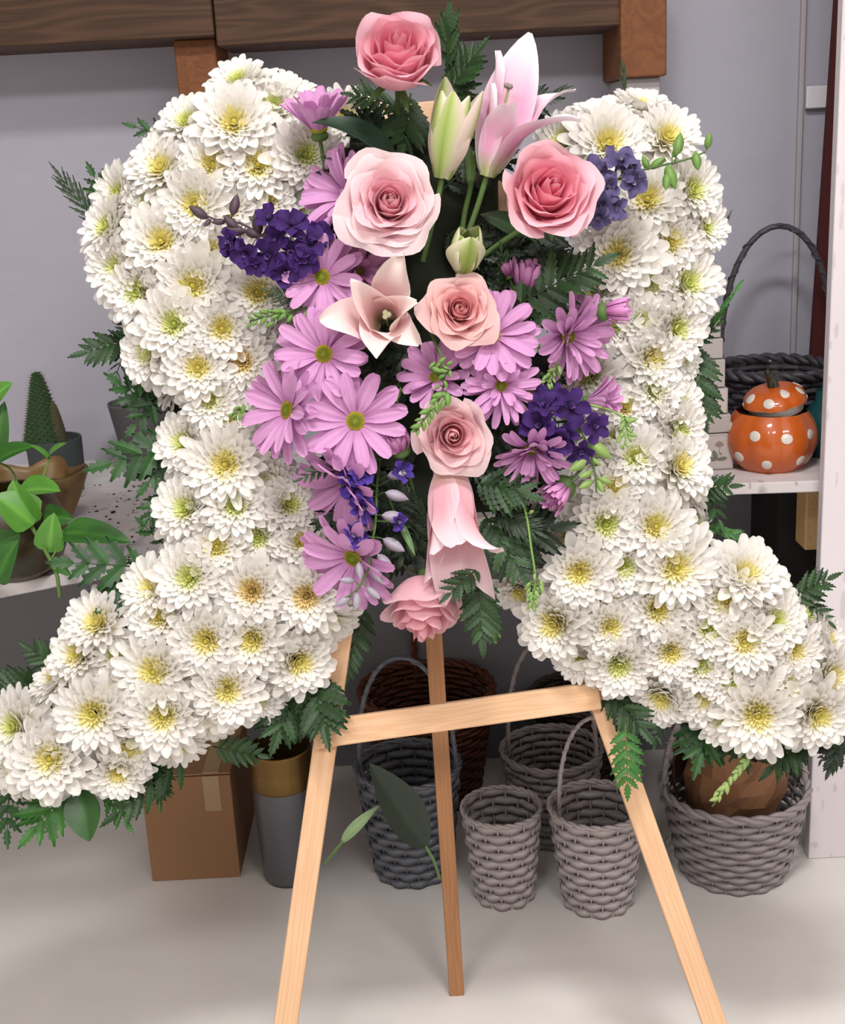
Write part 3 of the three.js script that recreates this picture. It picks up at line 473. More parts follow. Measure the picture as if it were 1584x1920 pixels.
function boot(P, list, side) {
  const all = list.map((q) => [...q]);
  for (let y = 150; y < 1530; y += 9) for (let x = -10; x < 1600; x += 9) {
    if (!within(P, x, y)) continue; const { e } = edge(P, x, y); if (e < 30) continue;
    if (all.every((q) => Math.hypot(q[0] - x, q[1] - y) > (q[3] > 95 ? 66 : 58))) all.push([x, y, e < 52 ? 3 : 1, 84, 1]);
  }
  // rows for the labels
  const rows = {}; all.forEach((q) => { (rows[Math.floor((q[1] - 140) / 62)] ??= []).push(q); });
  const keys = Object.keys(rows).map(Number).sort((a, b) => a - b);
  keys.forEach((k, ri) => rows[k].sort((a, b) => a[0] - b[0]).forEach((q, ci) => { q.row = ri; q.ci = ci; q.n = rows[k].length; }));
  for (const q of all) {
    const [x, y, kd, sz, filler] = q, { e, gx, gy } = edge(P, x, y);
    const t = kd === 3 ? 1 : 1 - clamp(e / 105, 0, 1);
    const k = kd === 3 ? 1.5 : .95 * t;
    const tilt = [gx * k + rr(-.16, .16), -gy * k + rr(-.16, .16)];
    const kind = kd === 3 ? (mumCount % 2) : kd, o = mumProto(kind, mumCount % 3).clone(); mumCount++;
    const inset = kd === 3 ? 24 : 0, ex = clamp(e, 0, 110) / 110;
    const d = 1.632 + .032 * (1 - Math.sin(ex * 1.57)) - (sz - 100) * .00018 + (filler ? .016 : 0) + rr(-.006, .006) + (kd === 3 ? .008 : 0);
    o.position.copy(at(x - (kd === 3 ? gx * inset : 0), y - (kd === 3 ? gy * inset : 0), d)); aim(o, dir(tilt[0], tilt[1], 1), UP, rr(0, 6.28));
    o.scale.setScalar(sz / 100 * 1.04);
    o.name = numbered('chrysanthemum'); scene.add(o);
    const place = q.n === 1 ? 'alone' : q.ci === 0 ? 'leftmost' : q.ci === q.n - 1 ? 'rightmost' : `${ORD[q.ci]} from the left`;
    tag(o, `white chrysanthemum, ${kd === 3 ? 'seen edge-on' : kind === 0 ? 'yellow middle' : kind === 1 ? 'greenish middle' : 'gold middle'}, ${place} in ${ORD[q.row]} row of the ${side} flower boot`, 'flower', `white chrysanthemums of the ${side} boot`);
  }
  return all.length;
}
const counts = [boot(LEFT, LMUMS, 'left'), boot(RIGHTP, RMUMS, 'right')];
console.log('mums', counts);

// ---------------------------------------------------------------- the middle spray
{ // wet foam that holds the stems
  const d = 1.655, g = rbox(.19, .5, .06, .02), o = new THREE.Mesh(g, FOAMDARK); o.name = numbered('foam_block'); aim(o, BACK, UP, .02); o.position.copy(at(800, 600, d)); scene.add(o);
  tag(o, 'dark green foam block holding the stems of the middle spray', 'flower foam');
}
const PINKM = petalMat(.25);
const daisyP = (v) => (.36 + .64 * sm(0, .55, v)) * (v > .78 ? Math.sqrt(Math.max(.1, 1 - ((v - .78) / .24) ** 2)) : 1);
const dcA = col(0xb268a6), dcB = col(0xd298c9), dcC = col(0xe2b8dc);
const dcol = (v, u) => lerpc(lerpc(dcA, dcB, sm(0, .45, v)), dcC, .35 * Math.abs(Math.sin(u * 5)) * (1 - .5 * v));
function flowerGroup(name, label, cat, x, y, d, n, group, roll = 0) { const o = thing(name, label, cat, at(x, y, d), group); aim(o, n, UP, roll); return o; }
function daisy(label, x, y, rpx, tx, ty, d, { n1 = 13, n2 = 12, a = 8, a2 = 20, extra = 0, W = .0165, disc = 1, roll } = {}) {
  const o = flowerGroup('pink_daisy', label, 'flower', x, y, d, dir(tx, ty, 1), 'pink daisies of the middle spray', roll ?? rr(0, 6));
  const s = rpx * d / FOCAL / .056;
  const mk = (n, L, w, a0, z0, off) => { for (let i = 0; i < n; i++) { const g = petalGeo({ L: L * s * rr(.9, 1.06), W: w * s * rr(.9, 1.1), a0: a0 + 10 + rr(-7, 7), a1: a0 - 10 + rr(-18, 12), cup: rr(.05, .3), ridge: .035, nu: 8, nv: 7, tipq: 1.4, prof: daisyP, r0: .006 * s, z0, side: rr(-.12, .12), color: dcol }); const m = part(o, 'petal', g, PINKM); m.rotation.z = (i + off + rr(-.2, .2)) / n * 6.2832; m.rotation.order = 'ZYX'; m.rotation.x = rr(-.28, .28); } };
  mk(n1, .052, W, a, -.002 * s, 0); mk(n2, .05, W * .95, a2, .0005 * s, .5); if (extra) mk(extra, .036, W * .8, a2 + 22, .002 * s, .25);
  if (disc) {
    const dg = []; const R = .0105 * s;
    for (let i = 0; i < 90; i++) { const r = R * Math.sqrt((i + .5) / 90), an = i * 2.39996, gq = new THREE.IcosahedronGeometry(.0011 * s, 0); gq.translate(Math.cos(an) * r, Math.sin(an) * r, .006 * s - .0035 * s * (r / R) ** 2 - .0012 * s * Math.exp(-((r / R / .35) ** 2))); const c = lerpc(col(0x6f7a18), col(0xc7b22a), sm(.45, 1, r / R)), n = gq.attributes.position.count, ca = new Float32Array(n * 3); for (let k = 0; k < n; k++) { ca[k * 3] = c.r; ca[k * 3 + 1] = c.g; ca[k * 3 + 2] = c.b; } gq.setAttribute('color', new THREE.BufferAttribute(ca, 3)); dg.push(gq); }
    const dm = part(o, 'disc', mergeGeometries(dg), PINKM); dm.userData.kind = 'stuff'; part(dm, 'disc_base', new THREE.SphereGeometry(R * .98, 14, 8).scale(1, 1, .45).translate(0, 0, .001 * s), std(0x7d8420, .8));
  }
  part(o, 'calyx', new THREE.SphereGeometry(.011 * s, 10, 6).scale(1, 1, .6).translate(0, 0, -.006 * s), STEMG);
  part(o, 'stem', new THREE.CylinderGeometry(.0022, .0022, .07, 6).rotateX(Math.PI / 2).translate(0, 0, -.042), STEMG);
  return o;
}
daisy('pink daisy with folded petals at the top of the left boot, below the beam', 598, 246, 88, -.25, 1.9, 1.575, { a: 52, a2: 64, n1: 12, n2: 10 });
daisy('pink daisy fanned to the left just beside the palest open rose', 652, 368, 96, -1.25, .35, 1.57, { a: 30, a2: 42, n1: 15, n2: 14 });
daisy('pink daisy with green disc below the dark purple larkspur', 605, 520, 84, -.2, -.05, 1.552);
daisy('crowded pink daisy turned right behind the one below the dark larkspur', 672, 508, 66, .5, -.2, 1.575, { a: 30, a2: 45, extra: 8 });
daisy('wide pink daisy left of the pale open lily', 608, 664, 94, -.15, -.02, 1.55);
daisy('pink daisy turned to the left, outermost of the left group', 542, 769, 98, -.95, .05, 1.56, { n1: 15, a: 14, a2: 26 });
daisy('large open pink daisy with round green disc, lowest of the left three', 667, 790, 98, -.05, 0, 1.54, { W: .0175 });
daisy('pink daisy overlapping the right edge of the small salmon rose', 922, 628, 88, 0, .08, 1.54, { W: .016 });
daisy('pink daisy with many narrow petals just above the lower pink rose', 938, 724, 78, .12, 0, 1.55, { W: .012, n1: 16, n2: 15, extra: 10, a2: 28 });
daisy('pink daisy half hidden behind the green bud spike above lower rose', 818, 708, 76, -.3, .5, 1.57, { a: 20, a2: 34 });
daisy('pink daisy facing right in front of the right boot beside a pink bud', 1064, 630, 90, .7, -.45, 1.565, { W: .0135, n1: 16, n2: 14, extra: 9, a: 20, a2: 36 });
daisy('pink daisy with drooping double petals below the right purple larkspur', 998, 842, 80, -.1, -1.05, 1.56, { W: .0125, n1: 16, n2: 15, extra: 11, a: 26, a2: 44 });
daisy('faded pink daisy fanned left above the violet larkspur, under fern tip', 652, 905, 104, -1.1, -.95, 1.57, { a: 24, a2: 36, n1: 15 });
daisy('pink daisy with a shaded green disc at the bottom left of the spray', 664, 1044, 104, -.6, -.7, 1.575, { a: 16, a2: 30, W: .015 });
daisy('small funnel shaped pink daisy pointing right over the right boot', 1106, 752, 66, 1.6, .35, 1.57, { a: 62, a2: 70, W: .017, disc: 0, n1: 11, n2: 8 });
daisy('small pink daisy peeping out above the right facing daisy', 1082, 590, 48, .3, .8, 1.585, { a: 50, a2: 60, W: .012 });
// tight buttons of the same flower
function button(label, x, y, Lpx, dx, dy, dz, d, wide = 1) {
  const o = flowerGroup('pink_daisy_bud', label, 'flower bud', x, y, d, dir(dx, dy, dz), 'pink daisy buds'), s = Lpx * d / FOCAL / .036;
  for (let i = 0; i < 30; i++) { const k = i / 30, g = petalGeo({ L: .036 * s * rr(.82, 1.05) * (1 - .25 * k), W: .0085 * s, a0: mix(42, 80, k), a1: mix(98, 84, k), cup: .5, nu: 3, nv: 5, prof: daisyP, r0: .006 * s * wide * (1 - k * .8), color: (v, u) => lerpc(col(0x9a3f86), col(0xdfa0d2), sm(.1, .9, v) * .8 + .2 * Math.abs(u)) }); const m = part(o, 'petal', g, PINKM); m.rotation.z = i * 2.39996; }
  part(o, 'calyx', new THREE.SphereGeometry(.0115 * s * wide, 12, 8).scale(1, 1, .7), STEMG);
  part(o, 'stem', new THREE.CylinderGeometry(.0022, .0022, .06, 6).rotateX(Math.PI / 2).translate(0, 0, -.032), STEMG);
}
button('tight pink button bud pointing right on the white right boot', 1130, 585, 58, 1, .05, .25, 1.545);
button('half open pink bud above the right boot waist below the drooping daisy', 1058, 912, 62, -.75, -.7, .7, 1.575, 1.2);
button('small dark pink bud touching the left edge of lower pink rose', 752, 846, 52, -.25, .8, .7, 1.545, 1.1);
button('cluster like pink bud behind the fern right of the green lily bud', 985, 548, 70, .15, 1, .45, 1.585, 1.2);
button('slim pink bud left of the fern beside the green lily bud', 955, 520, 36, -.4, 1, .4, 1.59, .7);
button('dark pink bud among fern leaflets right of the salmon rose', 1012, 530, 40, .3, 1, .4, 1.588, .8);

// ---------------------------------------------------------------- roses
const ROSEM = petalMat(.45);
function rose(label, x, y, rpx, n, d, { open = 1, c0 = 0xe0607c, c1 = 0xeb93a8, c2 = 0xf2c3cd, N = 30, roll = 0, hgt = 1 } = {}) {
  const o = flowerGroup('pink_rose', label, 'rose', x, y, d, n, 'pink roses of the middle spray', roll), s = rpx * d / FOCAL / .056;
  const A = col(c0), B = col(c1), C = col(c2);
  for (let k = 0; k < N; k++) {
    const q = k / (N - 1), R = .0065 + .0315 * q, op = Math.pow(q, 1.4) * open, h = (.046 - .016 * q * open) * hgt, span = mix(3.9, 1.9, Math.pow(q, .5)), ph = rr(0, 6), tipk = rr(.0, .09), skew = rr(-.15, .15), close = .5 * (1 - sm(0, .35, q));
    const P0 = [R * .25, -.006], P1 = [R * 1.08, -.004 + .004 * q], P2_ = [R * (1.05 + .2 * op), h * .62], P3 = [R * (.9 - close + .62 * op), h * (1 - .3 * op)];
    const g = gridGeo(q < .3 ? 10 : 14, 9, (uu, vv) => {
      const u = uu * 2 - 1, lim = 1 - .3 * Math.pow(Math.abs(u), 2.6) + tipk * Math.exp(-((u / .12) ** 2)), t = vv * lim, m = 1 - t;
      let r = m * m * m * P0[0] + 3 * m * m * t * P1[0] + 3 * m * t * t * P2_[0] + t * t * t * P3[0], z = m * m * m * P0[1] + 3 * m * m * t * P1[1] + 3 * m * t * t * P2_[1] + t * t * t * P3[1];
      const lip = sm(.72, 1.0, vv) * sm(.1, .5, q) * (.45 + .55 * open); r += lip * .0065 * (1 + .5 * Math.sin(4 * u + ph)); z -= lip * .0055 * (1 + .7 * Math.sin(5 * u + ph * 2));
      r *= 1 + (.035 * Math.sin(3.2 * u + ph) + .02 * Math.sin(9 * u + ph)) * t * t * (.4 + q);
      const a = u * span / 2 + skew * t + .0; r += .0016 * u * (1 - q * .4);
      return V(Math.cos(a) * r * s, Math.sin(a) * r * s, z * s);
    }, (uu, vv) => lerpc(lerpc(lerpc(A, B, sm(0, .75, q)), A, .35 * (1 - sm(.1, .75, vv))), C, sm(.35, 1, q) * .75 * sm(.25, .95, vv) + .35 * sm(.85, 1, vv)));
    const m = part(o, 'petal', g, ROSEM); m.rotation.z = k * 2.39996 + (k > N - 6 ? .2 : 0);
  }
  part(o, 'core', gridGeo(20, 6, (u, v) => { const a = u * 9.4, r = (.0012 + u * .0042) * (1 - .62 * v); return V(Math.cos(a) * r * s, Math.sin(a) * r * s, (v * .045 * hgt + .001) * s); }, (u, v) => lerpc(B, C, v * .6)), ROSEM);
  part(o, 'calyx', new THREE.SphereGeometry(.012 * s, 12, 8).scale(1, 1, .8).translate(0, 0, -.01 * s), STEMG);
  for (let i = 0; i < 5; i++) { const m = part(o, 'sepal', petalGeo({ L: .034 * s, W: .009 * s, a0: 10, a1: -45, cup: .2, nu: 2, nv: 5, prof: lance, r0: .008 * s, z0: -.012 * s }), STEMG); m.rotation.z = i * 1.2566; }
  part(o, 'stem', new THREE.CylinderGeometry(.003, .003, .1, 7).rotateX(Math.PI / 2).translate(0, 0, -.06), STEMG);
  return o;
}
rose('bright pink rose at the very top, overlapping the wooden beam', 744, 136, 98, dir(.0, .45, 1), 1.52, { open: .5, c0: 0xf39bb2, c1: 0xf4b2c3, c2: 0xf5cbd6, hgt: 1.3 });
rose('largest pale pink open rose, left of the lily buds', 728, 387, 95, dir(.08, .02, 1), 1.515, { open: 1, c0: 0xf3b4c2, c1: 0xf4cdd6, c2: 0xf3dfe0, N: 34 });
rose('bright pink rose with deep pink middle, right of the lily buds', 1020, 375, 102, dir(.14, .16, 1), 1.51, { open: .65, c0: 0xf498ae, c1: 0xf5b2c2, c2: 0xf6d0d8, N: 27, hgt: 1.15 });
rose('small salmon pink rose under the green lily bud', 860, 585, 70, dir(.08, .05, 1), 1.525, { open: .95, c0: 0xf0aeb4, c1: 0xf1bfc0, c2: 0xf2d0cb, N: 32 });
rose('soft pink rose in the lower middle above the hanging lily', 847, 815, 76, dir(.05, -.12, 1), 1.515, { open: .85, c0: 0xf2bac4, c1: 0xf3cad0, c2: 0xf4dadb, N: 24 });
rose('pink rose hanging upside down at the very bottom of spray', 798, 1092, 82, dir(-.1, -1.2, .5), 1.598, { open: .7, c0: 0xf0aebc, c1: 0xf2bfca, c2: 0xf3d0d6, N: 20, hgt: 1.75 });

// ---------------------------------------------------------------- lilies
const LILYM = petalMat(.25);
const tep = (v) => Math.pow(Math.sin(Math.PI * clamp(Math.pow(v, .95) * .93 + .06, 0, 1)), .72);
function lilyTint(g0, pk, wh, k = 1) { return (v, u) => { let c = lerpc(col(g0), col(pk), sm(.0, .34, v)); c = lerpc(c, col(wh), clamp(sm(.45, .95, v) * .8 + .5 * sm(.55, 1, Math.abs(u)), 0, 1) * k); return lerpc(c, lerpc(col(g0), col(wh), .5), .5 * Math.exp(-((u / .1) ** 2)) * (1 - v)); }; }
// tepals: [azimuth in degrees, length, width, start angle, end angle, power, sideways]
function lily(label, x, y, d, n, up, tepals, { tint, pist = .08, pc = 0xbcc09a, stem = .1, name = 'lily', cat = 'lily', r0 = .006, roll = 0 } = {}) {
  const o = thing(name, label, cat, at(x, y, d)); aim(o, n, up, roll);
  for (const [az, L, W, a0, a1, p = 1.6, side = 0, cup = .45, ruf = .05] of tepals) { const m = part(o, 'petal', petalGeo({ L, W, a0, a1, p, cup, nu: 8, nv: 14, prof: tep, r0, ruf, rp: az, side, color: tint }), LILYM); m.rotation.z = az * D2R; }
  if (pist) { const ps = part(o, 'pistil', tube([V(0, 0, 0), V(.001, .002, pist * .5), V(.004, .001, pist)], .0016, 10, 6), std(0x8f9a5a, .5)); const st = []; for (let i = 0; i < 3; i++) st.push(moved(new THREE.SphereGeometry(.0036, 10, 7), M4(V(.004 + Math.cos(i * 2.1) * .0027, .001 + Math.sin(i * 2.1) * .0027, pist)))); part(ps, 'stigma', mergeGeometries(st), std(pc, .5)); }
  part(o, 'stem', tube([V(0, 0, .004), V(0, 0, -.03), V(.004, -.004, -stem)], .0036, 10, 7), STEMG);
  return o;
}
const T1 = lilyTint(0x9aa85a, 0xe0a2c2, 0xf6ecf2);
lily('open pink lily reaching up right with one tall white tipped petal', 912, 330, 1.535, dir(.3, 1, .36), BACK, [
  [-92, .172, .068, 82, 76, 1.5, 0, .3, .03], [168, .13, .058, 76, 2, 1.6, .1, .35], [-150, .15, .05, 78, 24, 1.8, 0, .25, .1], [-32, .142, .036, 84, 70, 2, 0, .3, .12], [28, .105, .034, 84, 66, 2, .1, .6, .14], [92, .1, .046, 84, 0, 3.2, 0, .5, .12]], { tint: T1, pist: .105, pc: 0x7d756a, r0: .009 });
const BUDT = (g, e) => (v, u) => lerpc(lerpc(col(g), col(e), sm(.05, .95, Math.abs(u))), col(0x5f8420), .55 * Math.exp(-((u / .09) ** 2)) * (1 - .5 * v));
lily('half opened greenish lily bud with pink edges beside the open lily', 828, 335, 1.525, dir(.2, 1, .3), BACK, [
  [75, .102, .06, 60, 104, .8, 0, .75, 0], [-50, .118, .056, 62, 94, .8, 0, .7, 0], [190, .11, .056, 62, 94, .8, 0, .75, 0], [30, .1, .05, 64, 98, .8, 0, .7, 0], [150, .1, .05, 66, 102, .8, 0, .7, 0]], { tint: BUDT(0xaabd68, 0xe6d3ca), pist: 0, name: 'lily_bud', cat: 'lily bud', r0: .01 });
lily('closed green lily bud just above the salmon rose', 866, 512, 1.535, dir(.12, .62, .8), UP, [
  [-90, .07, .055, 52, 112, .8, 0, .75, 0], [30, .07, .055, 52, 112, .8, 0, .75, 0], [150, .068, .055, 52, 112, .8, 0, .75, 0], [-30, .064, .045, 58, 110, .8, 0, .7, 0], [210, .064, .045, 58, 110, .8, 0, .7, 0], [90, .06, .045, 58, 110, .8, 0, .7, 0]], { tint: BUDT(0xa3b85a, 0xe2dfc0), pist: 0, name: 'lily_bud', cat: 'lily bud', r0: .008 });
lily('wide open pale pink lily facing front, left of the salmon rose', 728, 612, 1.575, dir(-.1, .12, 1), UP, [
  [188, .1, .06, 76, -2, 1.7, 0, .3, .08], [262, .096, .062, 80, 12, 2.1, .1, .5, .12], [318, .094, .05, 82, -30, 2.6, 0, .6, .2], [20, .088, .052, 84, 26, 2.6, -.15, .8, .14], [68, .108, .056, 80, -4, 2.1, 0, .5, .2], [128, .1, .052, 82, 40, 2.5, .15, .85, .12]], { tint: lilyTint(0x9c9c50, 0xe9bcbe, 0xf5e8e2), pist: .05, r0: .012 });
lily('pink lily hanging straight down below the lower pink rose', 842, 866, 1.535, dir(.04, -1, .1), BACK, [
  [90, .112, .062, 88, 30, 4, 0, .55, .06], [25, .128, .05, 87, 4, 3, 0, .5, .06], [150, .112, .058, 88, 70, 2.6, 0, .6, .06], [-42, .172, .06, 86, 56, 2.2, .1, .35, .04], [-110, .172, .056, 86, 78, 2, 0, .35, .05], [212, .145, .05, 87, 64, 2.4, 0, .4, .05]], { tint: lilyTint(0xc4b288, 0xe8adb9, 0xf4dde4), pist: .085, pc: 0x9a9a84, r0: .019, stem: .06 });

// ---------------------------------------------------------------- flower spikes
const PURP = [col(0x1a0534), col(0x380b62), col(0x6a4a8c)], MUTE = [col(0x342c52), col(0x5c537e), col(0x8f88a4)], PALE = [col(0x8f84b8), col(0xb9b2cc), col(0xd8d4d8)];
function floretGeo(s, C) {
  const l = [];
  for (let i = 0; i < 5; i++) { const g = petalGeo({ L: .017 * s, W: rr(.011, .016) * s, a0: rr(10, 55), a1: rr(-30, 40), cup: rr(0, .6), nu: 4, nv: 5, prof: spoon, r0: .001, ruf: .22, rp: rr(0, 6), color: (v, u) => lerpc(C[0], C[1], v * .8 + .3 * Math.abs(u)) }); g.rotateZ(i * 1.2566 + rr(-.2, .2)); l.push(g); }
  for (let i = 0; i < 3; i++) { const g = petalGeo({ L: .008 * s, W: .006 * s, a0: 60, a1: 80, cup: .5, nu: 2, nv: 3, prof: spoon, color: () => C[2] }); g.rotateZ(i * 2.1); l.push(g); }
  const sp = gridGeo(6, 5, (u, v) => { const a = u * 6.2832, r = .0022 * s * (1 - v * .9); return V(Math.cos(a) * r, Math.sin(a) * r + .004 * s * v * v, -.016 * s * v); }, () => C[1]); l.push(sp);
  return mergeGeometries(l);
}
const budGeo = gridGeo(8, 7, (u, v) => { const a = u * 6.2832, r = .5 * .42 * Math.pow(Math.sin(Math.PI * Math.pow(clamp(v, .0, 1), .85)), .8) * (1 + .08 * Math.cos(4 * a)); return V(v, Math.cos(a) * r, Math.sin(a) * r); });
const FLM = std(0xffffff, .85, { vertexColors: true });
// stem points [x, y, d]; buds [x, y, dx, dy, length px]; florets [x, y, size, dx, dy]
function spike(label, cat, stem, d, buds, budMat, florets = [], C = PURP, stemMat = STEMG, rad = .0019) {
  const o = thing(cat === 'larkspur' ? 'larkspur' : 'bud_spike', label, cat, at(stem[0][0], stem[0][1], stem[0][2] ?? d)), b = o.position.clone();
  const pts = stem.map(([x, y, q]) => at(x, y, q ?? d)); part(o, 'stem', tube(pts.map((p) => p.clone().sub(b)), rad, 16, 6, rad * .6), stemMat);
  const near = (p) => pts.reduce((a, q) => (q.distanceTo(p) < a.distanceTo(p) ? q : a));
  const c = new THREE.CatmullRomCurve3(pts).getPoints(40);
  const close = (p) => c.reduce((a, q) => (q.distanceTo(p) < a.distanceTo(p) ? q : a)); void near;
  for (const [x, y, dx, dy, L] of buds) { const p = at(x, y, d - rr(0, .008)), l = L * (cat === 'larkspur' ? 1.18 : 1) * d / FOCAL, dv = dir(dx, dy, rr(-.1, .5)), st = p.clone().addScaledVector(dv, -l * .5), m = part(o, 'bud', budGeo, budMat, st.clone().sub(b)); lay(m, dv, BACK); m.scale.setScalar(l); const k = close(st); if (k.distanceTo(st) > .002) part(o, 'stalk', tube([k.clone().sub(b), k.clone().lerp(st, .6).sub(b).add(V(0, .001, 0)), st.clone().sub(b)], .0008, 6, 5), stemMat); }
  for (const [x, y, s, dx, dy] of florets) { const p = at(x, y, d - rr(.004, .014)), m = part(o, 'floret', floretGeo(s * rr(1.05, 1.4), C), FLM, p.clone().sub(b)); aim(m, dir(dx, dy, 1), UP, rr(0, 6)); const k = close(p); part(o, 'stalk', tube([k.clone().sub(b), k.clone().lerp(p, .5).sub(b), p.clone().sub(b).addScaledVector(dir(dx, dy, 1), -.01)], .0008, 6, 5), stemMat); }
  return o;
}
const DBUD = std(0x4a3a44, .6), GBUD = std(0x7f9a52, .55), GBUD2 = std(0x64863f, .55), LBUD = std(0x7f9e58, .55), VBUD = std(0xa59cb4, .55);
spike('dark purple larkspur with brownish buds lying over the left boot', 'larkspur', [[620, 450, 1.58], [560, 455, 1.555], [500, 445, 1.55], [450, 418, 1.55], [405, 412, 1.548], [372, 396, 1.548]], 1.55, [[372, 398, -1, .6, 36], [440, 384, .25, 1, 36], [389, 418, -.4, -.6, 20], [410, 416, -1, -.1, 24], [433, 418, -.7, .7, 34], [438, 432, -1, .1, 40], [474, 438, 1, -.5, 34], [482, 420, -.2, 1, 38]], DBUD, [[505, 412, 1.1, 0, .4], [545, 422, 1.15, .2, .3], [520, 450, 1.1, -.2, 0], [505, 480, 1.1, -.2, -.3], [545, 475, 1.2, .1, -.2], [440, 460, 1, -.5, 0], [462, 476, 1, -.2, -.4], [480, 495, .9, 0, -.5], [432, 455, .8, -.8, 0], [535, 508, .9, .1, -.5], [580, 455, 1.1, .3, .1], [598, 442, 1, .4, .4], [570, 490, 1, .2, -.2]], PURP, std(0x4a3a40, .7));
spike('muted violet larkspur with green buds reaching right from the bright rose', 'larkspur', [[1110, 360, 1.56], [1150, 340, 1.555], [1200, 320, 1.55], [1250, 308, 1.55], [1290, 298, 1.55], [1322, 285, 1.55]], 1.552, [[1272, 270, .2, 1, 38], [1328, 264, .1, 1, 28], [1306, 302, .1, -1, 34], [1258, 332, .3, -1, 44], [1250, 340, -.2, -1, 34], [1232, 306, .9, .6, 30], [1210, 305, -.5, 1, 26], [1268, 284, .7, 1, 24]], GBUD2, [[1125, 322, 1, -.3, .2], [1160, 306, 1.05, .1, .5], [1178, 318, .9, .5, .3], [1183, 342, 1, .4, -.3], [1140, 352, .9, 0, 0], [1130, 385, 1.05, -.1, -.4], [1150, 390, .9, .3, -.3], [1122, 405, .9, -.2, -.6]], MUTE);
spike('purple larkspur with pale buds hanging over the right boot waist', 'larkspur', [[1000, 790, 1.59], [1040, 792, 1.56], [1075, 792, 1.555], [1095, 820, 1.55], [1108, 850, 1.55], [1115, 885, 1.55], [1118, 925, 1.55]], 1.552, [[1060, 835, -.5, -.9, 40], [1126, 845, .8, -.6, 44], [1085, 872, -.9, -.5, 38], [1098, 890, -.9, -.4, 26], [1098, 909, -.9, -.4, 28], [1134, 901, .9, -.4, 24], [1126, 912, .3, -.9, 24], [1118, 866, .6, -.5, 20]], GBUD, [[1012, 800, 1.1, -.3, .1], [1035, 745, 1, 0, .4], [1068, 765, 1.2, .2, .2], [1022, 760, .9, -.3, .3], [1045, 825, 1, -.2, -.4], [1060, 815, .9, 0, -.3], [1112, 800, 1, .4, 0], [1090, 845, .9, -.1, -.5]], PURP);
spike('drooping violet larkspur with half open buds left of the hanging lily', 'larkspur', [[712, 860, 1.6], [706, 920, 1.565], [704, 980, 1.555], [695, 1030, 1.55], [688, 1075, 1.55], [665, 1110, 1.55], [640, 1125, 1.55]], 1.553, [[744, 890, .9, .1, 36], [744, 930, 1, -.3, 40], [740, 970, 1, -.15, 44], [738, 1022, .9, -.5, 42], [722, 1056, .7, -.8, 40], [650, 1088, -1, .1, 26], [674, 1070, .1, -1, 30], [708, 1080, .6, -.8, 36], [700, 1112, .8, -.7, 30], [642, 1128, -.9, -.5, 30], [668, 1128, -.1, -1, 30], [672, 990, -.9, .1, 40], [655, 995, -1, .3, 30]], std(0x9b93a0, .55), [[664, 905, 1, -.3, 0], [672, 928, .9, -.3, 0], [678, 952, .9, .2, -.2], [660, 890, .8, -.3, .4], [752, 886, .7, .6, .2], [744, 978, .6, .8, -.2], [668, 1002, .8, -.4, -.2], [680, 890, .8, 0, .3]], [PURP[0], col(0x5238a0), MUTE[2]]);
const zig = (a, b, n, L, w) => { const r = []; for (let i = 0; i < n; i++) { const t = i / (n - 1), s = i % 2 ? 1 : -1, dx = b[0] - a[0], dy = b[1] - a[1], l = Math.hypot(dx, dy), nx = -dy / l, ny = dx / l; const w2 = w * rr(.2, 1.3), q = s * rr(.2, 1.1); r.push([mix(a[0], b[0], t) + nx * s * w2 + rr(-2, 2), mix(a[1], b[1], t) + ny * s * w2 + rr(-3, 3), dx / l + nx * q, -(dy / l + ny * q), L * rr(.75, 1.2) * (1 - .3 * t)]); } return r; };
spike('green bud spike hanging in front of the lower pink rose', 'green buds', [[806, 620, 1.55], [830, 680, 1.5], [828, 740, 1.468], [800, 780, 1.464], [778, 810, 1.466]], 1.466, [...zig([812, 690], [842, 684], 7, 22, 8), ...zig([832, 740], [776, 812], 14, 26, 8), ...zig([838, 700], [820, 745], 6, 18, 8)], GBUD2);
spike('green budded sprig crossing the left boot below the purple larkspur', 'green buds', [[610, 572, 1.58], [560, 580, 1.552], [515, 590, 1.55], [468, 602, 1.55]], 1.55, [...zig([540, 588], [466, 604], 13, 24, 8), [572, 590, 0, -1, 16]], GBUD2);
spike('long thin green bud spike drooping at the inner edge of right boot', 'green buds', [[960, 900, 1.59], [985, 960, 1.56], [996, 1030, 1.552], [1003, 1080, 1.55], [998, 1140, 1.55]], 1.552, [...zig([1002, 1095], [998, 1142], 18, 18, 10), [996, 960, .4, .3, 16], [1002, 1082, 0, -1, 16]], LBUD, [], PURP, std(0x6f9446, .6));
spike('curled light green bud spike in front of the right facing pink daisy', 'green buds', [[980, 632, 1.57], [1018, 640, 1.552], [1042, 662, 1.55], [1040, 690, 1.55], [1026, 722, 1.55]], 1.552, [...zig([1040, 690], [1024, 724], 13, 17, 9), [1010, 652, 0, -1, 14], [1030, 672, -.6, -.6, 14], [1046, 668, .6, -.6, 16]], LBUD, [], PURP, std(0x7d9a4c, .6));
spike('light green bud spike bending down over the right boot beside funnel daisy', 'green buds', [[1060, 750, 1.57], [1110, 760, 1.545], [1150, 772, 1.545], [1174, 790, 1.545], [1172, 835, 1.545]], 1.547, [...zig([1176, 785], [1170, 836], 16, 19, 9), [1185, 788, 1, .2, 22], [1186, 815, .9, -.4, 20]], LBUD, [], PURP, std(0x7d9a4c, .6));
spike('small green bud tip hanging below the fern beside the bottom rose', 'green buds', [[900, 1110, 1.61], [912, 1150, 1.585], [924, 1200, 1.58]], 1.582, zig([920, 1182], [926, 1204], 8, 15, 8), GBUD2);
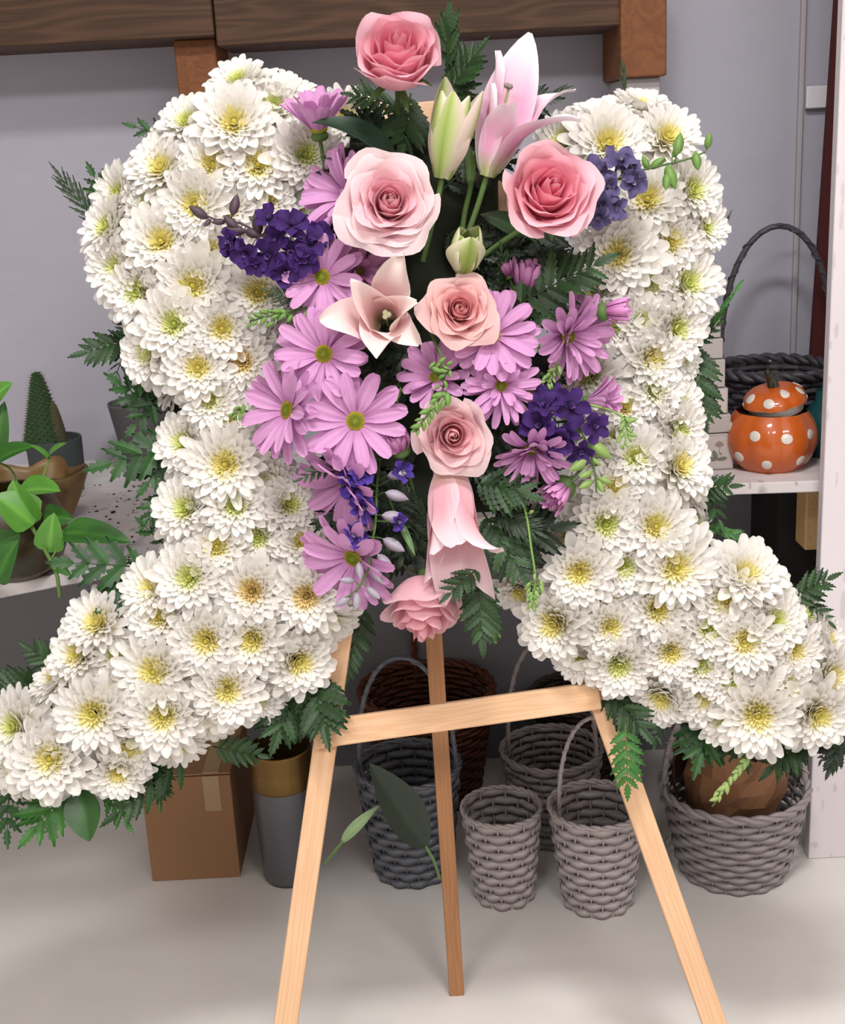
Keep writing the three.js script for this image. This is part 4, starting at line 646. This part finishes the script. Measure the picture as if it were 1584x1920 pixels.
spike('small cluster of green buds in the dark middle left of centre', 'green buds', [[760, 690, 1.6], [745, 725, 1.575], [736, 748, 1.572]], 1.574, zig([745, 728], [734, 752], 8, 17, 9), GBUD2);
spike('green buds peeping between the left boot and the leftmost pink daisy', 'green buds', [[470, 775, 1.59], [448, 768, 1.57], [438, 775, 1.57]], 1.572, zig([452, 765], [440, 786], 8, 18, 8), GBUD2);
spike('pale green spear of buds hanging over the brown wrapping paper', 'green buds', [[1412, 1400, 1.66], [1392, 1420, 1.64], [1368, 1465, 1.64], [1350, 1492, 1.64], [1335, 1512, 1.64]], 1.642, zig([1400, 1420], [1340, 1502], 16, 26, 4), std(0x8ea562, .6));

// ---------------------------------------------------------------- leaves and fern fronds
const LEAFM = std(0xffffff, .55, { vertexColors: true });
function toothed(L, W, n, depth, c1, c2) { // a leaflet whose edge is cut into n teeth on each side
  const p = [], c = [], idx = [], A = col(c1), B = col(c2); const add = (x, y, z, k) => { p.push(x, y, z); const q = lerpc(A, B, k); c.push(q.r, q.g, q.b); return p.length / 3 - 1; };
  for (const s of [-1, 1]) for (let i = 0; i < n; i++) {
    const t0 = i / n, t1 = (i + 1) / n, w = (t) => W / 2 * Math.pow(Math.sin(Math.PI * clamp(.1 + .9 * Math.pow(t, .75), 0, 1)), .8) + 1e-5, z = (t) => -L * .16 * t * t;
    const a = add(t0 * L, 0, z(t0), .6), b = add(t1 * L, 0, z(t1), .6), e0 = add(t0 * L, s * w(t0) * (i ? depth : .35), z(t0) + W * .07, .2), e1 = add(t1 * L - L / n * .1 * (i < n - 1 ? 1 : 0), s * w((t0 + t1) / 2) * (i < n - 1 ? 1 : .5), z(t1) + W * .1, .1), e2 = add(t1 * L, s * w(t1) * (i < n - 1 ? depth : 0), z(t1) + W * .07, .2);
    const m = add((t0 + t1) / 2 * L, s * w((t0 + t1) / 2) * .5, z((t0 + t1) / 2) + W * .09, .35);
    const T = (i0, i1, i2) => (s > 0 ? idx.push(i0, i1, i2) : idx.push(i0, i2, i1));
    T(a, b, m); T(a, m, e0); T(m, e1, e0); T(m, b, e2); T(m, e2, e1);
  }
  const g = new THREE.BufferGeometry(); g.setAttribute('position', new THREE.Float32BufferAttribute(p, 3)); g.setAttribute('color', new THREE.Float32BufferAttribute(c, 3)); g.setIndex(idx); g.computeVertexNormals(); return g;
}
// unit leaflets of several kinds
const LEAFLETS = {
  fern: [toothed(1, .42, 6, .66, 0x15300f, 0x25491c), toothed(1, .38, 6, .64, 0x1a3812, 0x2b5220), toothed(1, .42, 5, .66, 0x112a0d, 0x204218)],
  broad: [toothed(1, .56, 4, .55, 0x1a3e14, 0x2b5a22), toothed(1, .5, 4, .5, 0x143012, 0x275224)],
  thin: [toothed(1, .2, 4, .6, 0x1a2c16, 0x2b4424), toothed(1, .17, 4, .6, 0x162616, 0x243c1e)],
  light: [toothed(1, .46, 5, .6, 0x265a1c, 0x3f782c), toothed(1, .42, 5, .6, 0x225218, 0x387026)],
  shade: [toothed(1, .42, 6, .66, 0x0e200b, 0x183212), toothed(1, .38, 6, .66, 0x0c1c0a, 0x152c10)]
};
const STEMD = std(0x2c3f20, .7);
// a frond from its base pixel to its tip pixel, wide px across
function frond(label, style, bx, by, tx, ty, d0, d1, wide, { pairs = 8, bend = 0, sweep = 55, face, name = 'fern_frond', cat = 'fern frond', group, lean = 0, term = 1 } = {}) {
  const a = at(bx, by, d0), b = at(tx, ty, d1), L = a.distanceTo(b), o = thing(name, label, cat, a, group);
  lay(o, b.clone().sub(a), face ?? dir(rr(-.35, .35), rr(-.1, .5), 1), lean);
  const S = LEAFLETS[style], wl = wide * (d0 + d1) / 2 / FOCAL / 2 / Math.sin(sweep * D2R), C = (t) => V(L * t * (1 - .04 * Math.abs(bend)), bend * L * .25 * Math.sin(Math.PI * t * .5) ** 2 - bend * L * .25 * t, .06 * L * Math.sin(Math.PI * t));
  part(o, 'stem', tube(Array.from({ length: 7 }, (_, i) => C(i / 6)), .0014, 12, 5, .0005), style === 'light' ? STEMG : STEMD);
  for (let i = 0; i < pairs; i++) {
    const t = .1 + .8 * i / pairs, k = Math.pow(Math.sin(Math.PI * (.22 + .74 * t)), .8);
    for (const s of [-1, 1]) { const m = part(o, 'leaflet', S[(i + (s > 0 ? 1 : 0)) % S.length], LEAFM, C(t + (s > 0 ? .02 : 0))), l = wl * k * rr(.88, 1.1); m.rotation.set(rr(-.3, .3), rr(-.18, .12), s * (sweep - 18 * t) * D2R + rr(-.08, .08)); m.scale.setScalar(l); }
  }
  const m = part(o, 'leaflet', S[0], LEAFM, C(.88)); m.scale.setScalar(Math.max(wl * .75, L * .16) * term);
  return o;
}
const F = frond, leafy = { name: 'leafy_sprig', cat: 'green sprig' };
// round the outside of the left boot
F('small dark green leaf tip beside the top left of the left boot', 'broad', 335, 268, 245, 236, 1.68, 1.66, 60, { pairs: 3, ...leafy });
F('pointed green leaf standing above the upper left edge of left boot', 'broad', 318, 262, 322, 212, 1.68, 1.67, 36, { pairs: 2, ...leafy });
F('broad lobed green leaf at the left shoulder of the left boot', 'broad', 214, 396, 172, 322, 1.68, 1.66, 66, { pairs: 3, ...leafy });
F('thin spindly fern twig reaching far left over the grey wall', 'thin', 196, 438, 106, 322, 1.68, 1.65, 52, { pairs: 6, sweep: 30 });
F('short spindly fern twig below the longer one at the left', 'thin', 192, 432, 170, 396, 1.68, 1.66, 34, { pairs: 3, sweep: 36 });
F('dark fern tips sticking out at the left waist of the left boot', 'thin', 208, 540, 178, 470, 1.69, 1.67, 40, { pairs: 4, sweep: 45 });
F('dark fern with small leaflets sticking out left over the grey wall', 'fern', 262, 640, 148, 664, 1.69, 1.66, 84, { pairs: 7, bend: .5 });
F('dark fern curling down above the tall grey pot', 'thin', 250, 628, 214, 724, 1.69, 1.67, 50, { pairs: 5, bend: -.6 });
F('dark fern tip rising at the left waist below the spindly twigs', 'fern', 262, 650, 218, 594, 1.69, 1.67, 40, { pairs: 5 });
F('lobed green leaf hanging in front of the tall grey pot rim', 'broad', 302, 775, 216, 714, 1.69, 1.66, 84, { pairs: 4, ...leafy });
F('lobed green leaf hanging lower across the tall grey pot', 'broad', 308, 735, 246, 806, 1.69, 1.665, 70, { pairs: 3, ...leafy });
F('large lobed green leaf pointing left across the foot of grey pot', 'broad', 338, 838, 192, 874, 1.68, 1.645, 120, { pairs: 4, ...leafy });
F('dark lobed leaf beside the left boot under the grey pot', 'broad', 338, 830, 270, 915, 1.69, 1.66, 84, { pairs: 4, ...leafy });
F('dark green leaf against the white shelf at the left boot ankle', 'broad', 322, 915, 270, 984, 1.69, 1.665, 66, { pairs: 4, ...leafy });
F('small dark leaf over the shelf front at the left boot ankle', 'broad', 306, 1020, 262, 978, 1.68, 1.66, 46, { pairs: 2, ...leafy });
F('large dark lobed leaf lying over the shelf edge at left', 'broad', 282, 1066, 118, 1056, 1.665, 1.63, 110, { pairs: 4, ...leafy });
F('dark glossy lobed leaf hanging below the shelf edge at left', 'broad', 285, 1060, 198, 1132, 1.665, 1.64, 100, { pairs: 3, ...leafy });
F('dark fern above the toe of the left boot', 'fern', 135, 1262, 50, 1212, 1.68, 1.66, 70, { pairs: 6 });
F('dark fern at the far left above the left boot toe', 'fern', 92, 1285, -15, 1292, 1.69, 1.67, 90, { pairs: 7 });
F('dark fern hanging under the sole of the left boot', 'fern', 360, 1420, 200, 1540, 1.68, 1.65, 90, { pairs: 7, bend: .3 });
F('fern tip under the sole beside the cardboard box', 'fern', 300, 1440, 300, 1500, 1.68, 1.66, 70, { pairs: 5 });
F('fern reaching right over the metal pot with the gold band', 'fern', 400, 1400, 495, 1418, 1.68, 1.66, 66, { pairs: 6 });
F('green leaf cluster at bottom left under the toe of left boot', 'light', 130, 1480, 60, 1560, 1.67, 1.64, 110, { pairs: 4, ...leafy });
F('green leaf hanging at the bottom under the left boot sole', 'light', 200, 1470, 240, 1545, 1.67, 1.65, 70, { pairs: 4, ...leafy });
F('dark leaf at the bottom left corner under the toe', 'broad', 20, 1480, 15, 1565, 1.68, 1.66, 80, { pairs: 3, ...leafy });
F('dark bushy fern beside the easel where the crossbar starts', 'fern', 560, 1260, 520, 1378, 1.69, 1.66, 130, { pairs: 8 });
F('dark fern covering the left end of the easel crossbar', 'fern', 590, 1262, 610, 1372, 1.68, 1.635, 120, { pairs: 7 });
F('dark fern hanging behind the heel of the left boot', 'fern', 688, 1130, 648, 1282, 1.7, 1.68, 66, { pairs: 8 });
// round the outside of the right boot
F('dark fern tip at the upper right edge of the right boot', 'fern', 1312, 470, 1335, 524, 1.69, 1.67, 40, { pairs: 4 });
F('pale green spear shaped fern bud rising right of the right boot', 'light', 1294, 668, 1390, 530, 1.69, 1.66, 16, { pairs: 9, sweep: 18, name: 'fern_spear' });
F('thin dark leaf beside the basket handle right of right boot', 'thin', 1345, 450, 1370, 398, 1.69, 1.68, 12, { pairs: 3, sweep: 20, ...leafy });
F('dark fern hanging down at the right waist beside pale boxes', 'fern', 1300, 636, 1322, 800, 1.685, 1.655, 92, { pairs: 10 });
F('dark fern tip pointing right above the pale boxes', 'fern', 1290, 650, 1350, 606, 1.69, 1.66, 46, { pairs: 4 });
F('second dark fern hanging at the right waist nearer the flowers', 'fern', 1290, 700, 1302, 792, 1.69, 1.67, 50, { pairs: 6 });
F('green fern poking out right below the shelf end of boxes', 'fern', 1300, 920, 1376, 912, 1.69, 1.66, 66, { pairs: 5 });
F('dark green leaf over the dark gap below the right shelf', 'broad', 1316, 905, 1350, 985, 1.69, 1.67, 60, { pairs: 3, ...leafy });
F('green fern stem above the toe of the right boot', 'light', 1320, 985, 1400, 1012, 1.69, 1.67, 34, { pairs: 5, sweep: 35 });
F('dark fern pointing up right against the white panel', 'fern', 1470, 1130, 1562, 1082, 1.68, 1.655, 70, { pairs: 6 });
F('dark fern leaflet drooping against the white panel', 'fern', 1505, 1120, 1560, 1172, 1.68, 1.655, 46, { pairs: 4 });
F('dark fern hanging from the sole over the right easel leg', 'fern', 1130, 1280, 1210, 1376, 1.69, 1.64, 100, { pairs: 6 });
F('bright green fern tip hanging in front of right easel leg', 'light', 1172, 1360, 1176, 1484, 1.64, 1.63, 74, { pairs: 6, face: dir(0, .3, 1) });
F('dark fern left of the paper wrapped plant', 'fern', 1246, 1310, 1225, 1402, 1.69, 1.66, 46, { pairs: 6 });
F('wide dark fern hanging over the brown wrapping paper', 'broad', 1330, 1330, 1310, 1420, 1.69, 1.67, 120, { pairs: 5, ...leafy });
F('second wide dark fern over the brown wrapping paper', 'broad', 1375, 1345, 1395, 1415, 1.69, 1.67, 100, { pairs: 4, ...leafy });
F('dark fern under the toe of the right boot at basket handle', 'fern', 1510, 1370, 1440, 1446, 1.69, 1.66, 90, { pairs: 7 });
F('dark fern reaching the white panel under right toe', 'fern', 1490, 1400, 1575, 1380, 1.69, 1.67, 60, { pairs: 6 });
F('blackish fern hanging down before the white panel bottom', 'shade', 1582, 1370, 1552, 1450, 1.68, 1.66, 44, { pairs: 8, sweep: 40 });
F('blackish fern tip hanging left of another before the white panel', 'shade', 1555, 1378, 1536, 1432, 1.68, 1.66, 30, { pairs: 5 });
F('dark trailing fern along the sole above the crossbar', 'fern', 1000, 1180, 1115, 1282, 1.69, 1.66, 30, { pairs: 9, sweep: 35, bend: .4 });
// above and inside the middle spray
F('upright green leaf beside the top rose against the beam', 'fern', 838, 130, 842, 30, 1.6, 1.57, 56, { pairs: 4, sweep: 30, ...leafy });
F('dark fern right of the top rose under the beam', 'fern', 826, 205, 900, 92, 1.62, 1.58, 100, { pairs: 7 });
F('dark fern left under the top pink rose', 'fern', 745, 200, 652, 178, 1.61, 1.58, 70, { pairs: 6 });
F('dark fern under the top pink rose pointing down', 'fern', 770, 175, 752, 280, 1.61, 1.58, 110, { pairs: 6 });
F('dark green stem tip behind the tall lily petal', 'thin', 1010, 190, 1064, 165, 1.62, 1.6, 26, { pairs: 4, sweep: 28 });
F('thin dark green tip above the top of the right boot', 'thin', 1172, 190, 1166, 118, 1.68, 1.66, 22, { pairs: 4, sweep: 24 });
F('large toothed fern frond pointing right below the bright rose', 'fern', 958, 580, 1136, 488, 1.575, 1.54, 130, { pairs: 8, face: dir(.1, .3, 1), sweep: 62 });
F('fern frond hanging right below the large toothed one', 'fern', 970, 556, 1056, 610, 1.58, 1.555, 80, { pairs: 7 });
F('fern frond rising beside the green lily bud', 'fern', 950, 540, 938, 462, 1.6, 1.57, 46, { pairs: 6 });
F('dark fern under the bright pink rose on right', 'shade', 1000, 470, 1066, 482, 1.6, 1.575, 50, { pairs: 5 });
F('dark fern tip in front of the faded pink daisy', 'fern', 650, 868, 556, 902, 1.565, 1.535, 48, { pairs: 6, face: dir(0, .6, 1) });
F('fern frond right of the hanging lily with curved leaflets', 'fern', 890, 905, 990, 930, 1.58, 1.55, 110, { pairs: 7 });
F('fern frond pointing down right beside the hanging lily', 'fern', 905, 960, 985, 1090, 1.59, 1.56, 100, { pairs: 8 });
F('toothed green fern hanging beside the bottom rose', 'fern', 898, 1070, 905, 1212, 1.57, 1.55, 90, { pairs: 8, face: dir(-.1, .2, 1) });
F('green fern crossing the hanging lily petal at lower right', 'fern', 900, 1062, 836, 1120, 1.555, 1.53, 66, { pairs: 5, face: dir(-.2, .2, 1) });
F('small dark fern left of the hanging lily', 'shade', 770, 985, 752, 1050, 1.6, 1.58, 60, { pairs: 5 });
F('feathery fine fern right of the lower spray', 'thin', 925, 960, 1010, 1000, 1.575, 1.555, 80, { pairs: 10, sweep: 50 });
F('feathery dark needle sprig above the green budded sprig', 'thin', 580, 575, 500, 545, 1.57, 1.54, 50, { pairs: 9, sweep: 48 });
const MARKS = [['the top pink rose', 752, 118], ['the palest open rose', 730, 388], ['the bright right rose', 1028, 375], ['the salmon rose', 860, 585], ['the lower pink rose', 847, 815], ['the hanging lily', 842, 940], ['the half opened lily bud', 850, 250], ['the green lily bud', 866, 490], ['the front facing lily', 722, 605], ['the lowest wide pink daisy', 667, 790], ['the drooping daisy', 998, 850], ['the violet larkspur', 700, 960]], gaps = {};
function gapLabel(x, y) {
  const m = MARKS.reduce((a, q) => (Math.hypot(q[1] - x, q[2] - y) < Math.hypot(a[1] - x, a[2] - y) ? q : a)), dx = x - m[1], dy = y - m[2];
  const w = Math.abs(dx) > 2 * Math.abs(dy) ? (dx < 0 ? 'left of' : 'right of') : Math.abs(dy) > 2 * Math.abs(dx) ? (dy < 0 ? 'above' : 'below') : `${dy < 0 ? 'above' : 'below'} and ${dx < 0 ? 'left' : 'right'} of`, k = w + m[0], n = gaps[k] = (gaps[k] ?? 0) + 1;
  return `${n > 1 ? (n === 2 ? 'second ' : n === 3 ? 'third ' : 'further ') : ''}dark fern frond in gap ${w} ${m[0]}`;
}
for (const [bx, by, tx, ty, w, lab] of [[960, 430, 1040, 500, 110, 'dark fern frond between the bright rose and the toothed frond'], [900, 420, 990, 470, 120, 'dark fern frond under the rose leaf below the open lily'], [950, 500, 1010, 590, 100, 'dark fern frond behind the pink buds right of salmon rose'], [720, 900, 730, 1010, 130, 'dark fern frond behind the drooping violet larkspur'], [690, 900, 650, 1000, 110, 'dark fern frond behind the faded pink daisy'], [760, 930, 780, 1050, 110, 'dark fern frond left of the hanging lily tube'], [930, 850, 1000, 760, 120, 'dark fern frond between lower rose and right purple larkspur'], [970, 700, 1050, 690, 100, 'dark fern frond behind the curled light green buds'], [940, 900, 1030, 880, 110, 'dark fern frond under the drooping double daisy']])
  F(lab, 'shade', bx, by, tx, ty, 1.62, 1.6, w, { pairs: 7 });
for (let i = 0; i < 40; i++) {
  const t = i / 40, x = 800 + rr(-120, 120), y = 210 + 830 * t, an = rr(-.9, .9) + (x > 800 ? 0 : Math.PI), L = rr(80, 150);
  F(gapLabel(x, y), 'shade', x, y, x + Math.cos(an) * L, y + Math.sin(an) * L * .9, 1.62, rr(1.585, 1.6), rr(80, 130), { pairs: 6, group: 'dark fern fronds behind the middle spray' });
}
// broad smooth leaves
function bigLeaf(label, bx, by, tx, ty, d0, d1, wide, c1, c2, { face = dir(0, .3, 1), lean = 0, a0 = 14, a1 = -24, name = 'lily_leaf', fold = .22, rough = .4 } = {}) {
  const a = at(bx, by, d0), b = at(tx, ty, d1), L = a.distanceTo(b) * 1.04, o = thing(name, label, 'leaf', a); lay(o, b.clone().sub(a), face, lean);
  part(o, 'blade', petalGeo({ L, W: wide * d0 / FOCAL, a0, a1, cup: .1, fold, nu: 8, nv: 14, prof: lance, color: (v, u) => lerpc(col(c1), col(c2), .3 + .3 * noise(u * 8 + 20, v * 3, 64, 7) + .5 * Math.exp(-((u / .06) ** 2))) }), std(0xffffff, rough, { vertexColors: true }));
  part(o, 'stalk', tube([V(.004, 0, 0), V(-.02, 0, -.006), V(-.05, .002, -.022)], .002, 8, 6), STEMG);
}
bigLeaf('large glossy dark green leaf arching left above the palest rose', 745, 318, 590, 212, 1.56, 1.525, 74, 0x13261a, 0x1f3a28, { face: dir(.25, .75, .8), a0: 26, a1: -40 });
bigLeaf('dull green leaf seen from below under the large glossy leaf', 735, 312, 606, 288, 1.585, 1.56, 46, 0x232f16, 0x36452a, { lean: .3 });
bigLeaf('big blackish green leaf rising at the bottom among the baskets', 800, 1590, 686, 1436, 1.6, 1.58, 84, 0x0e170f, 0x1a281a, { face: dir(.4, .4, 1), a0: 4, a1: 8 });
bigLeaf('pale green narrow leaf at the bottom left of the dark leaf', 640, 1580, 706, 1512, 1.62, 1.6, 22, 0x5f7450, 0x7c9068, { face: dir(0, .5, 1) });
bigLeaf('small upright leaf between the two lily stems', 880, 352, 876, 262, 1.565, 1.545, 22, 0x4a6a34, 0x6f8f50, { lean: .5 });
bigLeaf('dark rose leaf under the bright pink rose', 985, 440, 905, 400, 1.59, 1.57, 44, 0x1a2c16, 0x2a4222, {});
bigLeaf('green leaf at the very bottom left under the boot toe', 150, 1480, 165, 1575, 1.66, 1.64, 70, 0x1c3e14, 0x2c5a20, { a0: 5, a1: -15, name: 'green_leaf' });
bigLeaf('thin pointed green leaf beside the hanging lily', 748, 975, 778, 1040, 1.575, 1.56, 14, 0x4f7040, 0x6a8c58, { name: 'green_leaf' });
// stems seen between the flowers
for (const [lab, pts, r] of [['green rose stem showing between the two upper roses', [[870, 560, 1.6], [868, 420, 1.585], [880, 360, 1.57], [884, 340, 1.56]], .0035], ['green stem with a leaf scar under the bright pink rose', [[880, 500, 1.6], [930, 462, 1.58], [978, 430, 1.555]], .0035]]) {
  const o = thing('stem', lab, 'stem', at(pts[0][0], pts[0][1], pts[0][2])); part(o, 'stalk', tube(pts.map((q) => at(...q).sub(o.position)), r, 14, 7), STEMG);
}
scene.traverse((o) => { if (o.isMesh) { o.castShadow = true; o.receiveShadow = true; } });
renderer.render(scene, camera);
